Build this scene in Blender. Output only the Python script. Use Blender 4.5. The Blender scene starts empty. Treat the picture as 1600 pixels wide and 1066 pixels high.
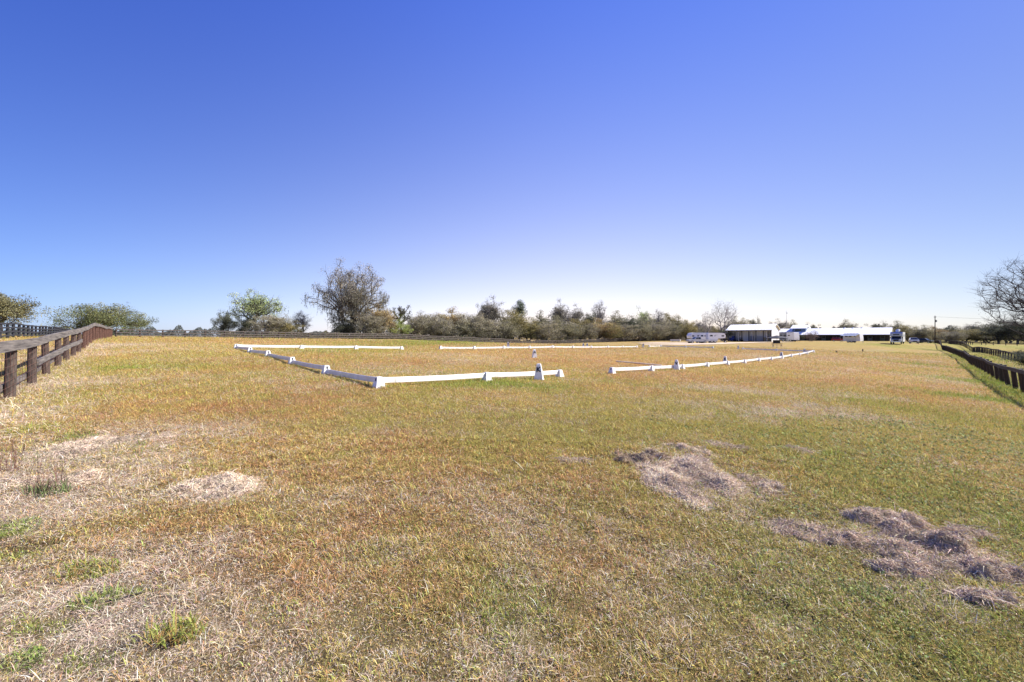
import bpy, math, random
import numpy as np
from mathutils import Vector, Matrix

R = math.radians
scene = bpy.context.scene
col = scene.collection
F = 632.0            # focal length in pixels of the 1600 px wide photograph
HOR = 527.0          # row of the true horizon
EYE = 1.7

# ---------------------------------------------------------------- camera
cd = bpy.data.cameras.new('camera')
cam = bpy.data.objects.new('camera', cd); col.objects.link(cam)
cd.sensor_width = 36.0; cd.lens = F / 1600 * 36.0
cd.shift_y = -(533.0 - HOR) / 1600
cd.clip_start = 0.05; cd.clip_end = 6000
cam.location = (0, 0, EYE); cam.rotation_euler = (R(90), 0, 0)
scene.camera = cam

# ---------------------------------------------------------------- world, sun
SUN_EL, SUN_AZ = 41.0, 80.0       # degrees; azimuth from the view axis (+Y) towards +X
world = bpy.data.worlds.new('World'); scene.world = world
world.use_nodes = True
wn = world.node_tree.nodes; wl = world.node_tree.links
wn.clear()
sky = wn.new('ShaderNodeTexSky'); sky.sky_type = 'NISHITA'
sky.sun_disc = False
sky.sun_elevation = R(SUN_EL); sky.sun_rotation = R(SUN_AZ)
sky.air_density = 1.0; sky.dust_density = 0.3; sky.ozone_density = 3.0; sky.altitude = 20
# colour grade of the sky by direction (deeper blue overhead, paler towards the horizon)
EXPO = 0.95
GRADE = [(0.70, 0.335, 0.21), (0.13, 0.0, -0.20), (0.053, 0.178, 1.075), (-1.636, -1.116, -0.66), (-2.215, -1.191, -0.566)]
HZN = (-0.14, 0.09, 0.42)
tcw = wn.new('ShaderNodeTexCoord'); sx_ = wn.new('ShaderNodeSeparateXYZ'); wl.new(tcw.outputs['Generated'], sx_.inputs[0])
def _m(op, a, b_=None):
    n_ = wn.new('ShaderNodeMath'); n_.operation = op
    for i_, v_ in enumerate((a, b_)):
        if v_ is None: continue
        if isinstance(v_, (int, float)): n_.inputs[i_].default_value = v_
        else: wl.new(v_, n_.inputs[i_])
    return n_.outputs[0]
X_ = sx_.outputs['X']; Z_ = _m('MAXIMUM', sx_.outputs['Z'], 0.0); X2 = _m('MULTIPLY', X_, X_); Z2 = _m('MULTIPLY', Z_, Z_)
cc_ = wn.new('ShaderNodeCombineColor')
for k_ in range(3):
    e_ = _m('ADD', _m('ADD', _m('MULTIPLY', X_, GRADE[1][k_]), _m('MULTIPLY', Z_, GRADE[2][k_])), _m('ADD', _m('MULTIPLY', X2, GRADE[3][k_]), _m('MULTIPLY', Z2, GRADE[4][k_])))
    e_ = _m('ADD', e_, _m('MULTIPLY', _m('EXPONENT', _m('MULTIPLY', Z_, -16.0)), HZN[k_]))
    wl.new(_m('EXPONENT', _m('ADD', e_, GRADE[0][k_] - EXPO * 0.6931)), cc_.inputs[k_])
mx_ = wn.new('ShaderNodeMix'); mx_.data_type = 'RGBA'; mx_.blend_type = 'MULTIPLY'; mx_.inputs[0].default_value = 1.0
bg = wn.new('ShaderNodeBackground'); bg.inputs['Strength'].default_value = 0.13
wo = wn.new('ShaderNodeOutputWorld')
wl.new(sky.outputs['Color'], mx_.inputs[6]); wl.new(cc_.outputs[0], mx_.inputs[7]); wl.new(mx_.outputs[2], bg.inputs['Color'])
wl.new(bg.outputs['Background'], wo.inputs['Surface'])
sd = bpy.data.lights.new('sun', 'SUN'); sun = bpy.data.objects.new('sun', sd); col.objects.link(sun)
sd.energy = 5.0; sd.angle = R(0.53); sd.color = (1.0, 0.955, 0.89)
S = Vector((math.sin(R(SUN_AZ)) * math.cos(R(SUN_EL)), math.cos(R(SUN_AZ)) * math.cos(R(SUN_EL)), math.sin(R(SUN_EL))))
sun.rotation_euler = S.to_track_quat('Z', 'Y').to_euler()
sun.location = (60, 0, 60)
scene.view_settings.view_transform = 'Standard'; scene.view_settings.look = 'None'
scene.view_settings.gamma = 1.0; scene.view_settings.exposure = EXPO
scene.render.engine = 'CYCLES'
try:
    scene.cycles.max_bounces = 6; scene.cycles.transparent_max_bounces = 4
except Exception: pass

# ---------------------------------------------------------------- noise, terrain
def _h(ix, iy, seed):
    n = (ix.astype(np.int64) * 374761393 + iy.astype(np.int64) * 668265263 + seed * 974711) & 0x7fffffff
    n = ((n ^ (n >> 13)) * 1274126177) & 0x7fffffff
    n = (n ^ (n >> 16)) & 0xffff
    return n / 65535.0
def vnoise(x, y, seed=0):
    x = np.asarray(x, float); y = np.asarray(y, float)
    ix = np.floor(x); iy = np.floor(y); fx = x - ix; fy = y - iy
    fx = fx * fx * (3 - 2 * fx); fy = fy * fy * (3 - 2 * fy)
    a = _h(ix, iy, seed); b = _h(ix + 1, iy, seed); c = _h(ix, iy + 1, seed); d = _h(ix + 1, iy + 1, seed)
    return (a + (b - a) * fx) * (1 - fy) + (c + (d - c) * fx) * fy - 0.5
def fbm(x, y, seed=0, oct=4):
    s = 0; a = 1.0; f = 1.0
    for k in range(oct):
        s = s + a * vnoise(x * f + 17.3 * k, y * f - 9.1 * k, seed + k * 31); a *= 0.5; f *= 2.03
    return s
def xw(px): return (px - 800.0) / F
CP = []
def cp(px, py, d): CP.append((xw(px) * d, d, -(py - HOR) / F * d))
def cw(x, y, z): CP.append((x, y, z))
for a in [(592, 607, 11.45), (874, 589, 17.0), (1018, 580.5, 22.5), (1133, 569.5, 30.8), (1271, 550.0, 53.0),
          (369, 545.5, 26.7), (510, 583, 14.6), (421, 557, 20.0), (628, 547, 34.8), (741, 546, 40.5), (864, 544.3, 48.8), (973, 543.2, 59.6), (1034, 542.5, 68.2),
          (1161, 546, 59.1),
          (16.5, 625, 9.3), (48.5, 590, 13.0), (118, 556, 20.0), (145, 532.5, 29.0), (178, 527.3, 58.0),
          (300, 528.2, 64.3), (460, 530, 74.5), (610, 529.8, 87.8), (740, 535.0, 103.6), (860, 538.5, 124.0), (1000, 533, 162.0),
          (1594, 614, 20.0), (1558, 594.6, 27.8), (1521.5, 573.6, 44.1), (1505.7, 562, 59.0), (1473, 547.3, 100.0), (1461, 537.0, 200.0),
          (1600, 567, 50.0), (1520, 551, 95.0),
          (5, 529, 37.0), (85, 524.8, 61.0), (1088, 537, 118.0), (1118, 536, 120.0), (1170, 534, 138.0), (1230, 533.2, 150.0), (1260, 533, 180.0),
          (1388, 533.5, 165.0), (1400, 536.3, 108.0), (1330, 536, 130.0), (1428, 536.5, 120.0), (1214, 543, 78.0), (1550, 541, 150.0)]:
    cp(*a)
for a in [(0, 0, -1.70), (0, 3, -1.70), (-5, 4, -1.52), (6, 4, -1.86), (12, 8, -2.2), (-8, 0, -1.5), (8, -6, -1.95), (0, -20, -1.9), (-40, -30, -1.0), (60, -30, -3.2),
          (2.2, 5.5, -1.74), (-150, 150, .3), (-300, 300, 0), (0, 400, -1.5), (300, 300, -2.5), (0, 900, -1.6), (-900, 900, -.5), (900, 900, -2), (-120, 60, .3),
          (250, 120, -3.2), (900, -600, -3), (-900, -600, 0), (0, -1000, -1.5), (1400, 200, -2), (-1400, 200, 0), (120, 60, -3.3)]:
    cw(*a)
CP = np.array(CP)
def _solve():
    n = len(CP)
    r = np.hypot(CP[:, None, 0] - CP[None, :, 0], CP[:, None, 1] - CP[None, :, 1])
    A = np.zeros((n + 3, n + 3)); A[:n, :n] = -r - 0 * np.eye(n); A[:n, :n] -= 0.0
    A[:n, :n] += np.eye(n) * 0.6
    P = np.c_[np.ones(n), CP[:, 0], CP[:, 1]]; A[:n, n:] = P; A[n:, :n] = P.T
    return np.linalg.solve(A, np.r_[CP[:, 2], 0, 0, 0])
CW = _solve()
def hz(x, y):
    x = np.asarray(x, float); y = np.asarray(y, float); shp = x.shape
    x = x.ravel(); y = y.ravel()
    z = CW[-3] + CW[-2] * x + CW[-1] * y
    for i in range(len(CP)):
        z = z - CW[i] * np.sqrt((x - CP[i, 0]) ** 2 + (y - CP[i, 1]) ** 2 + 1.5)
    z = z + EYE
    r = np.hypot(x, y)
    fade = np.clip(1 - r / 22.0, 0, 1)
    z = z + 0.05 * fbm(x / 1.1, y / 1.1, 5, 4) * fade + 0.030 * fbm(x / .16, y / .16, 15, 3) * np.clip(1 - r / 9.0, 0, 1) + 0.10 * fbm(x / 6.0, y / 6.0, 9, 2) * np.clip(r / 20, 0, 1)
    return z.reshape(shp)
def hz1(x, y): return float(hz(np.array([x]), np.array([y]))[0])
def W(px, py):
    """world point on the ground seen at a pixel of the photograph"""
    t = np.linspace(1.3, 260, 6000) if py < 560 else np.linspace(1.3, 60, 4000)
    X = xw(px) * t; z = hz(X, t); ray = EYE - (py - HOR) / F * t
    k = np.argmax(ray <= z)
    if k == 0: k = len(t) - 1
    return float(X[k]), float(t[k]), float(z[k])

# ---------------------------------------------------------------- helpers
def tag(o, label=None, cat=None, group=None, kind=None):
    if label: o['label'] = label
    if cat: o['category'] = cat
    if group: o['group'] = group
    if kind: o['kind'] = kind
    return o
def empty(name, loc, rz=0, label=None, cat=None, group=None):
    o = bpy.data.objects.new(name, None); col.objects.link(o); o.location = loc; o.rotation_euler = (0, 0, rz)
    o.empty_display_size = 0.2
    return tag(o, label, cat, group)
class MB:
    def __init__(s): s.v = []; s.f = []
    def add(s, vs, fs):
        k = len(s.v); s.v += [tuple(p) for p in vs]; s.f += [tuple(i + k for i in f) for f in fs]; return s
    def box(s, c, d, rz=0, M=None):
        hx, hy, hzz = d[0] / 2, d[1] / 2, d[2] / 2
        vs = [Vector((a * hx, b * hy, e * hzz)) for e in (-1, 1) for b in (-1, 1) for a in (-1, 1)]
        m = Matrix.Rotation(rz, 3, 'Z') if M is None else M
        vs = [m @ v + Vector(c) for v in vs]
        return s.add(vs, [(0, 2, 3, 1), (4, 5, 7, 6), (0, 1, 5, 4), (2, 6, 7, 3), (0, 4, 6, 2), (1, 3, 7, 5)])
    def frustum(s, b, t, z0, z1, cx=0, cy=0):
        vs = [(cx + a * b[0] / 2, cy + e * b[1] / 2, z0) for e in (-1, 1) for a in (-1, 1)] + [(cx + a * t[0] / 2, cy + e * t[1] / 2, z1) for e in (-1, 1) for a in (-1, 1)]
        return s.add(vs, [(0, 2, 3, 1), (4, 5, 7, 6), (0, 1, 5, 4), (2, 6, 7, 3), (0, 4, 6, 2), (1, 3, 7, 5)])
    def bar(s, a, b, w, h):
        """square bar from a to b, w wide sideways, h high"""
        a = Vector(a); b = Vector(b); d = (b - a).normalized()
        up = Vector((0, 0, 1)) if abs(d.z) < .95 else Vector((1, 0, 0))
        sd_ = d.cross(up).normalized(); up = sd_.cross(d)
        vs = []
        for p in (a, b):
            for (i, j) in ((-1, -1), (1, -1), (1, 1), (-1, 1)): vs.append(p + sd_ * (i * w / 2) + up * (j * h / 2))
        return s.add(vs, [(0, 3, 2, 1), (4, 5, 6, 7), (0, 1, 5, 4), (1, 2, 6, 5), (2, 3, 7, 6), (3, 0, 4, 7)])
    def tube(s, a, b, r0, r1=None, n=6, cap=True):
        r1 = r0 if r1 is None else r1
        a = Vector(a); b = Vector(b); d = (b - a)
        if d.length < 1e-6: return s
        d.normalize(); u = d.orthogonal().normalized(); w = d.cross(u)
        vs = [a + (u * math.cos(2 * math.pi * k / n) + w * math.sin(2 * math.pi * k / n)) * r0 for k in range(n)] + \
             [b + (u * math.cos(2 * math.pi * k / n) + w * math.sin(2 * math.pi * k / n)) * r1 for k in range(n)]
        fs = [(k, (k + 1) % n, n + (k + 1) % n, n + k) for k in range(n)]
        if cap: fs += [tuple(reversed(range(n))), tuple(range(n, 2 * n))]
        return s.add(vs, fs)
    def prism(s, prof, y0, y1):
        """profile in x,z extruded along y"""
        n = len(prof)
        vs = [(p[0], y0, p[1]) for p in prof] + [(p[0], y1, p[1]) for p in prof]
        fs = [tuple(range(n)), tuple(reversed(range(n, 2 * n)))] + [((k + 1) % n, k, n + k, n + (k + 1) % n) for k in range(n)]
        return s.add(vs, fs)
    def build(s, name, mat, parent=None, smooth=False):
        me = bpy.data.meshes.new(name); me.from_pydata(s.v, [], s.f)
        if mat: me.materials.append(mat)
        if smooth: me.polygons.foreach_set('use_smooth', [True] * len(me.polygons))
        me.update()
        o = bpy.data.objects.new(name, me); col.objects.link(o)
        if parent: o.parent = parent
        return o
def np_mesh(name, V, Fc, mat, parent=None, colors=None, nside=None):
    """V (n,3), Fc (m,k) all faces k-sided"""
    me = bpy.data.meshes.new(name); m, k = Fc.shape
    me.vertices.add(len(V)); me.vertices.foreach_set('co', V.astype(np.float32).ravel())
    me.loops.add(m * k); me.loops.foreach_set('vertex_index', Fc.astype(np.int32).ravel())
    me.polygons.add(m); me.polygons.foreach_set('loop_start', (np.arange(m) * k).astype(np.int32))
    me.polygons.foreach_set('loop_total', np.full(m, k, np.int32))
    if colors is not None:
        ca = me.color_attributes.new('Col', 'FLOAT_COLOR', 'POINT')
        c4 = np.ones((len(V), 4), np.float32); c4[:, :3] = colors
        ca.data.foreach_set('color', c4.ravel())
    me.update(calc_edges=True); me.validate()
    me.materials.append(mat)
    o = bpy.data.objects.new(name, me); col.objects.link(o)
    if parent: o.parent = parent
    return o
def children(o): return [c for c in bpy.data.objects if c.parent == o]
def copy_tree(o, loc=None, rz=None, label=None, scale=None, group=None):
    r = o.copy(); col.objects.link(r)
    for ch in children(o):
        c = ch.copy(); col.objects.link(c); c.parent = r
        for g in children(ch):
            e = g.copy(); col.objects.link(e); e.parent = c
    if loc is not None: r.location = loc
    if rz is not None: r.rotation_euler = (0, 0, rz)
    if scale is not None: r.scale = scale
    if label: r['label'] = label
    if group: r['group'] = group
    return r

# ---------------------------------------------------------------- materials
def mat(name, color, rough=.6, metal=0, spec=.4, noise=None, bump=None, rot=None):
    m = bpy.data.materials.new(name); m.use_nodes = True
    nt = m.node_tree; b = nt.nodes['Principled BSDF']
    b.inputs['Roughness'].default_value = rough; b.inputs['Metallic'].default_value = metal
    b.inputs['Specular IOR Level'].default_value = spec
    b.inputs['Base Color'].default_value = (*color, 1)
    tc = nt.nodes.new('ShaderNodeTexCoord')
    if noise:
        c2, sc, stretch = noise
        mp = nt.nodes.new('ShaderNodeMapping'); mp.inputs['Scale'].default_value = stretch
        nz = nt.nodes.new('ShaderNodeTexNoise'); nz.inputs['Scale'].default_value = sc; nz.inputs['Detail'].default_value = 6; nz.inputs['Roughness'].default_value = .65
        rp = nt.nodes.new('ShaderNodeValToRGB'); rp.color_ramp.elements[0].position = .35; rp.color_ramp.elements[1].position = .68
        rp.color_ramp.elements[0].color = (*color, 1); rp.color_ramp.elements[1].color = (*c2, 1)
        osrc = tc.outputs['Object']
        if rot is not None:
            mr_ = nt.nodes.new('ShaderNodeMapping'); mr_.inputs['Rotation'].default_value = (0, 0, -rot); nt.links.new(osrc, mr_.inputs['Vector']); osrc = mr_.outputs['Vector']
        nt.links.new(osrc, mp.inputs['Vector']); nt.links.new(mp.outputs['Vector'], nz.inputs['Vector'])
        nt.links.new(nz.outputs['Fac'], rp.inputs['Fac']); nt.links.new(rp.outputs['Color'], b.inputs['Base Color'])
        if bump:
            bp = nt.nodes.new('ShaderNodeBump'); bp.inputs['Strength'].default_value = bump; bp.inputs['Distance'].default_value = .02
            nt.links.new(nz.outputs['Fac'], bp.inputs['Height']); nt.links.new(bp.outputs['Normal'], b.inputs['Normal'])
    return m
def colmat(name, rough=.8, trans=.25, spec=.15, ns=None):
    """material whose colour comes from the mesh's own colour attribute, with some light passing through thin leaves"""
    m = bpy.data.materials.new(name); m.use_nodes = True
    nt = m.node_tree; nt.nodes.clear()
    at = nt.nodes.new('ShaderNodeAttribute'); at.attribute_name = 'Col'
    b = nt.nodes.new('ShaderNodeBsdfPrincipled'); b.inputs['Roughness'].default_value = rough; b.inputs['Specular IOR Level'].default_value = spec
    out = nt.nodes.new('ShaderNodeOutputMaterial'); src = at.outputs['Color']
    if ns:
        tc = nt.nodes.new('ShaderNodeTexCoord'); nz = nt.nodes.new('ShaderNodeTexNoise'); nz.inputs['Scale'].default_value = ns; nz.inputs['Detail'].default_value = 4
        mr = nt.nodes.new('ShaderNodeMapRange'); mr.inputs['From Min'].default_value = .3; mr.inputs['From Max'].default_value = .7; mr.inputs['To Min'].default_value = .8; mr.inputs['To Max'].default_value = 1.2
        mx = nt.nodes.new('ShaderNodeVectorMath'); mx.operation = 'SCALE'
        nt.links.new(tc.outputs['Object'], nz.inputs['Vector']); nt.links.new(nz.outputs['Fac'], mr.inputs['Value'])
        nt.links.new(at.outputs['Color'], mx.inputs[0]); nt.links.new(mr.outputs['Result'], mx.inputs['Scale']); src = mx.outputs['Vector']
    nt.links.new(src, b.inputs['Base Color'])
    if trans > 0:
        t = nt.nodes.new('ShaderNodeBsdfTranslucent'); mx2 = nt.nodes.new('ShaderNodeMixShader'); mx2.inputs['Fac'].default_value = trans
        nt.links.new(src, t.inputs['Color']); nt.links.new(b.outputs[0], mx2.inputs[1]); nt.links.new(t.outputs[0], mx2.inputs[2]); nt.links.new(mx2.outputs[0], out.inputs['Surface'])
    else: nt.links.new(b.outputs[0], out.inputs['Surface'])
    return m

M = {}
M['plastic'] = mat('white_plastic', (.86, .86, .85), .42, noise=((.66, .64, .57), 2.4, (1, 1, 1)))
M['black'] = mat('black_paint', (.012, .012, .014), .5)
M['wood_old'] = mat('weathered_wood', (.05, .042, .038), .85, noise=((.24, .21, .185), 9, (.10, 1.5, 3)), bump=.5, rot=R(133.5))
M['wood_post'] = mat('brown_post', (.03, .023, .019), .9, noise=((.14, .10, .08), 9, (3, 3, .5)), bump=.5)
M['wood_rust'] = mat('reddish_post', (.04, .022, .016), .9, noise=((.15, .075, .052), 9, (3, 3, .5)), bump=.4)
M['wood_dark'] = mat('creosote_wood', (.018, .012, .010), .85, noise=((.05, .032, .025), 9, (3, 3, .5)), bump=.4)
M['rail_grey'] = mat('grey_rail', (.06, .05, .046), .85, noise=((.20, .17, .15), 10, (.5, 1, 3)), bump=.4)
M['black_wood'] = mat('black_fence_wood', (.012, .013, .017), .7, noise=((.03, .032, .04), 6, (1, 1, 1)))
M['wire'] = mat('rusty_wire', (.16, .075, .05), .7, metal=.3)
M['trunk'] = mat('oak_bark', (.055, .045, .038), .95, noise=((.13, .11, .10), 3, (1, 1, .4)))
M['trunk_pale'] = mat('pale_bark', (.26, .235, .22), .95, noise=((.38, .34, .31), 3, (1, 1, .4)))
M['trunk_grey'] = mat('grey_bark', (.13, .115, .11), .95, noise=((.24, .21, .19), 3, (1, 1, .4)))
M['leaf'] = colmat('foliage', .8, .22)
M['grass'] = colmat('grass_blades', .75, .28)
M['clip'] = colmat('grass_clippings', .9, .1)
M['roof_white'] = mat('white_metal_roof', (.90, .90, .89), .5, metal=0, noise=((.84, .84, .83), .8, (1, 1, 1)))
M['wall_white'] = mat('white_metal_wall', (.76, .75, .74), .5, noise=((.64, .63, .62), 1.2, (1, 1, .3)))
M['wall_blue'] = mat('blue_wall', (.10, .16, .26), .6)
M['dark_inside'] = mat('dark_timber', (.035, .03, .028), .9)
M['steel'] = mat('grey_steel', (.25, .25, .26), .45, metal=.5)
M['glass'] = mat('dark_glass', (.012, .016, .025), .1, spec=.6)
M['veh_white'] = mat('white_vehicle_paint', (.74, .74, .73), .3, spec=.5)
M['veh_silver'] = mat('silver_vehicle_paint', (.42, .44, .48), .3, metal=.3, spec=.5)
M['veh_dark'] = mat('dark_vehicle_paint', (.025, .028, .034), .3, spec=.5)
M['tyre'] = mat('rubber', (.015, .015, .015), .85)
M['chrome'] = mat('bright_metal', (.6, .6, .6), .25, metal=.9)
M['red'] = mat('red_paint', (.35, .03, .03), .5)
M['lamp_glass'] = mat('headlight_glass', (.7, .7, .7), .15)
M['canvas_dark'] = mat('dark_canvas', (.03, .03, .04), .8)
M['wood_brown'] = mat('stained_wood', (.13, .065, .035), .8, noise=((.2, .11, .06), 6, (.5, 2, 2)))
M['pole_pale'] = mat('pale_wood', (.75, .62, .48), .7, noise=((.66, .56, .45), 4, (.5, 2, 2)))
M['sand'] = mat('sand', (.62, .50, .36), .95, noise=((.48, .36, .22), 1.2, (1, 1, 1)))

# ---------------------------------------------------------------- what grows where
# palette: straw, gold, rust, olive, green, soil
PAL = np.array([(.64, .50, .37), (.60, .39, .12), (.46, .245, .10), (.40, .34, .08), (.25, .30, .05), (.07, .05, .035)])
BL = []     # (weight index, x, y, rx, ry, strength)
def blob(k, px, py, hw, hh, st):
    x, y, _ = W(px, py); y1 = W(px, py + hh)[1]; y0 = W(px, max(py - hh, 531))[1]
    BL.append((k, x, y, max(hw * y / F, .05), max((y0 - y1) / 2, .05), st))
for a in [(0, 100, 715, 140, 60, 9), (0, 40, 790, 90, 60, 9), (0, 60, 930, 150, 90, 7), (0, 230, 900, 130, 60, 4.5), (0, 250, 1010, 200, 80, 3.6), (0, 330, 765, 60, 25, 2.0),
          (0, 700, 1030, 170, 60, 1.4), (0, 540, 1000, 120, 50, 1.0), (0, 1080, 740, 60, 40, 2.5), (0, 1180, 755, 40, 22, 1.5), (0, 1440, 860, 130, 45, 2.2), (0, 1320, 845, 50, 15, 2),
          (0, 1240, 820, 60, 25, 1.3), (0, 1500, 940, 90, 40, 1.0), (0, 70, 600, 60, 25, 2.6), (0, 120, 556, 30, 14, 2.8), (0, 155, 541, 30, 8, 2.5), (0, 25, 650, 40, 25, 2.0),
          (0, 1150, 640, 130, 14, .9), (0, 1300, 640, 70, 12, .9), (0, 700, 558, 90, 5, .9), (0, 1260, 560, 120, 6, .6), (0, 1100, 552, 90, 4, .6), (0, 720, 725, 40, 8, .9), (0, 900, 800, 300, 90, .55),
          (2, 430, 640, 150, 40, 2.6), (2, 620, 705, 190, 34, 2.6), (2, 560, 790, 220, 80, 1.7), (2, 800, 740, 260, 50, 1.5), (2, 300, 860, 160, 40, .9), (2, 480, 560, 120, 12, .9), (2, 900, 560, 250, 10, .9), (2, 1150, 590, 200, 12, .9),
          (2, 1000, 700, 80, 12, .8), (2, 330, 610, 120, 15, .7), (2, 900, 900, 250, 60, .4), (2, 850, 545, 500, 5, .8), (2, 1000, 620, 300, 10, .5), (2, 250, 850, 120, 40, .8), (2, 1350, 590, 120, 12, .6), (2, 540, 535, 160, 3, .7),
          (3, 800, 650, 300, 45, 2.0), (3, 200, 640, 160, 30, 1.2), (3, 1150, 670, 150, 30, 1.0), (3, 1420, 800, 260, 160, .9), (3, 1480, 640, 160, 70, .9), (3, 1200, 980, 400, 100, .5), (0, 1350, 960, 260, 80, .5), (1, 1400, 720, 250, 90, .5), (3, 330, 560, 160, 14, .7),
          (3, 640, 890, 260, 40, .5), (3, 1400, 540, 90, 5, 1.2),
          (0, 1180, 612, 110, 4, 1.6), (0, 1080, 655, 70, 5, 1.1), (0, 1250, 648, 90, 6, 1.5), (0, 1330, 618, 60, 5, 1.3), (0, 1400, 585, 60, 3, 1.0), (0, 1380, 660, 30, 30, .6), (5, 90, 700, 70, 18, 3.0), (5, 215, 690, 30, 12, 3.0), (5, 50, 850, 40, 12, 2.0), (5, 60, 760, 60, 14, 2.0), (2, 120, 770, 100, 30, 1.5), (4, 790, 600, 70, 6, 1.5), (4, 700, 602, 60, 5, .9), (3, 1450, 660, 200, 60, .8), (3, 800, 603, 120, 10, 1.8), (4, 840, 608, 60, 8, .5), (4, 1500, 780, 160, 110, .7), (4, 1560, 660, 90, 50, .9), (4, 1330, 960, 220, 90, .25), (4, 1480, 1010, 160, 60, .4), (4, 1570, 560, 40, 12, 1.0),
          (4, 1590, 630, 30, 20, 3.0), (4, 1555, 600, 25, 12, 3.0), (4, 1525, 578, 20, 8, 3.0), (4, 1470, 548, 25, 5, 2.0), (4, 1425, 541, 40, 4, 1.6),
          (4, 600, 530, 90, 1.5, 3.5), (4, 700, 533.5, 50, 1.2, 2.0), (4, 45, 675, 14, 6, 4), (4, 125, 680, 25, 5, 4), (4, 25, 730, 16, 5, 3), (4, 30, 820, 25, 6, 4), (4, 20, 870, 30, 10, 2.5), (4, 135, 900, 35, 8, 3),
          (4, 155, 940, 30, 6, 4), (4, 30, 990, 40, 8, 2.5), (4, 270, 990, 40, 14, 2.2), (4, 130, 1030, 40, 8, 2.5), (4, 390, 950, 60, 15, .9), (4, 200, 575, 25, 4, 1.2), (4, 890, 560, 14, 4, .6),
          (4, 770, 950, 120, 60, .6), (4, 240, 700, 50, 10, .8), (4, 1560, 540, 90, 2.5, 2.5),
          (5, 990, 718, 30, 9, 4.5), (5, 1345, 802, 16, 8, 2), (5, 80, 735, 50, 12, 1.2), (5, 60, 775, 40, 10, 1.2), (5, 225, 690, 25, 10, 1.0)]:
    blob(*a)
SD = (-.692, .722); LD = (.722, .692)
def weights(x, y):
    wx = x + .35 * fbm(x / .8, y / .8, 71, 3) * np.clip(np.hypot(x, y) / 6, .4, 5); wy = y + .35 * fbm(x / .8, y / .8, 72, 3) * np.clip(np.hypot(x, y) / 6, .4, 5)
    w = np.zeros((6,) + x.shape); w[0] = .30; w[1] = .62; w[2] = .34; w[3] = .40; w[4] = .10; w[5] = .05
    near = np.clip((14 - y) / 12, 0, 1); w[0] += .12 * near; w[2] -= .08 * near
    # the field beyond the right-hand fence is greener
    rf = np.clip((x - y - 4) / 3, 0, 1) * (y > -5); w[4] += .9 * rf; w[2] *= 1 - .7 * rf
    # bare mown bands that follow the long side of the arena and the left fence
    a = x * SD[0] + y * SD[1]; b = x * LD[0] + y * LD[1]
    w[0] += .75 * np.clip(vnoise(a / 1.1, b / 34, 81) + .05, 0, 1) * np.clip(y / 12, 0, 1); w[2] += .9 * np.clip(vnoise(a / 2.6 + 40, b / 24, 83), 0, 1) * np.clip(y / 10, 0, 1)
    w[3] += .9 * np.clip(vnoise(b / 2.2, a / 25, 84), 0, 1) * np.clip(y / 10, 0, 1)
    for k, bx, by, rx, ry, st in BL:
        q = ((wx - bx) / rx) ** 2 + ((wy - by) / ry) ** 2
        w[k] += st * np.exp(-np.minimum(q, 40) ** 1.3 * .7)
    sc = np.clip(np.hypot(x, y) / 9, 1, 8)
    for k in range(6):
        n = fbm(x / .45, y / .45, 100 + 7 * k, 3) * (sc < 2.5) + fbm(x / 2.7, y / 2.7, 200 + 7 * k, 3)
        w[k] *= np.exp(1.5 * n)
    return w / w.sum(0)

# ---------------------------------------------------------------- ground
n = 640
u = np.linspace(-1, 1, n)
gx = 1.34 * np.sinh(8.0 * u); gy = 3.0 + 1.34 * np.sinh(8.0 * u)
GX, GY = np.meshgrid(gx, gy)
GZ = hz(GX, GY)
w = weights(GX, GY)
PG = PAL.copy(); PG[0] = (.50, .385, .27); PG[5] = (.06, .045, .034)
gc = np.tensordot(w, PG, axes=(0, 0))
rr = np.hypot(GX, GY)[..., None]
gc = gc * (0.42 + 0.50 * np.clip((rr - 4) / 30, 0, 1)) * (1 - .22 * np.clip((rr - 25) / 40, 0, 1))  # near ground darkened in colour to imitate shaded gaps between the blades
idx = np.arange(n * n).reshape(n, n)
Fq = np.stack([idx[:-1, :-1], idx[:-1, 1:], idx[1:, 1:], idx[1:, :-1]], -1).reshape(-1, 4)
mg = bpy.data.materials.new('meadow_ground'); mg.use_nodes = True
nt = mg.node_tree; b = nt.nodes['Principled BSDF']; b.inputs['Roughness'].default_value = .95; b.inputs['Specular IOR Level'].default_value = .05
at = nt.nodes.new('ShaderNodeAttribute'); at.attribute_name = 'Col'
tc = nt.nodes.new('ShaderNodeTexCoord')
src = at.outputs['Color']
for sc_, lo, hi in ((38.0, .55, 1.45), (6.0, .66, 1.34), (.9, .84, 1.16)):
    nz = nt.nodes.new('ShaderNodeTexNoise'); nz.inputs['Scale'].default_value = sc_; nz.inputs['Detail'].default_value = 5; nz.inputs['Roughness'].default_value = .7
    mr = nt.nodes.new('ShaderNodeMapRange'); mr.inputs['From Min'].default_value = .32; mr.inputs['From Max'].default_value = .68; mr.inputs['To Min'].default_value = lo; mr.inputs['To Max'].default_value = hi
    vm = nt.nodes.new('ShaderNodeVectorMath'); vm.operation = 'SCALE'
    nt.links.new(tc.outputs['Object'], nz.inputs['Vector']); nt.links.new(nz.outputs['Fac'], mr.inputs['Value'])
    nt.links.new(src, vm.inputs[0]); nt.links.new(mr.outputs['Result'], vm.inputs['Scale']); src = vm.outputs['Vector']
nt.links.new(src, b.inputs['Base Color'])
nb = nt.nodes.new('ShaderNodeTexNoise'); nb.inputs['Scale'].default_value = 9; nb.inputs['Detail'].default_value = 8; nb.inputs['Roughness'].default_value = .75
bp = nt.nodes.new('ShaderNodeBump'); bp.inputs['Strength'].default_value = .8; bp.inputs['Distance'].default_value = .12
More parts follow.
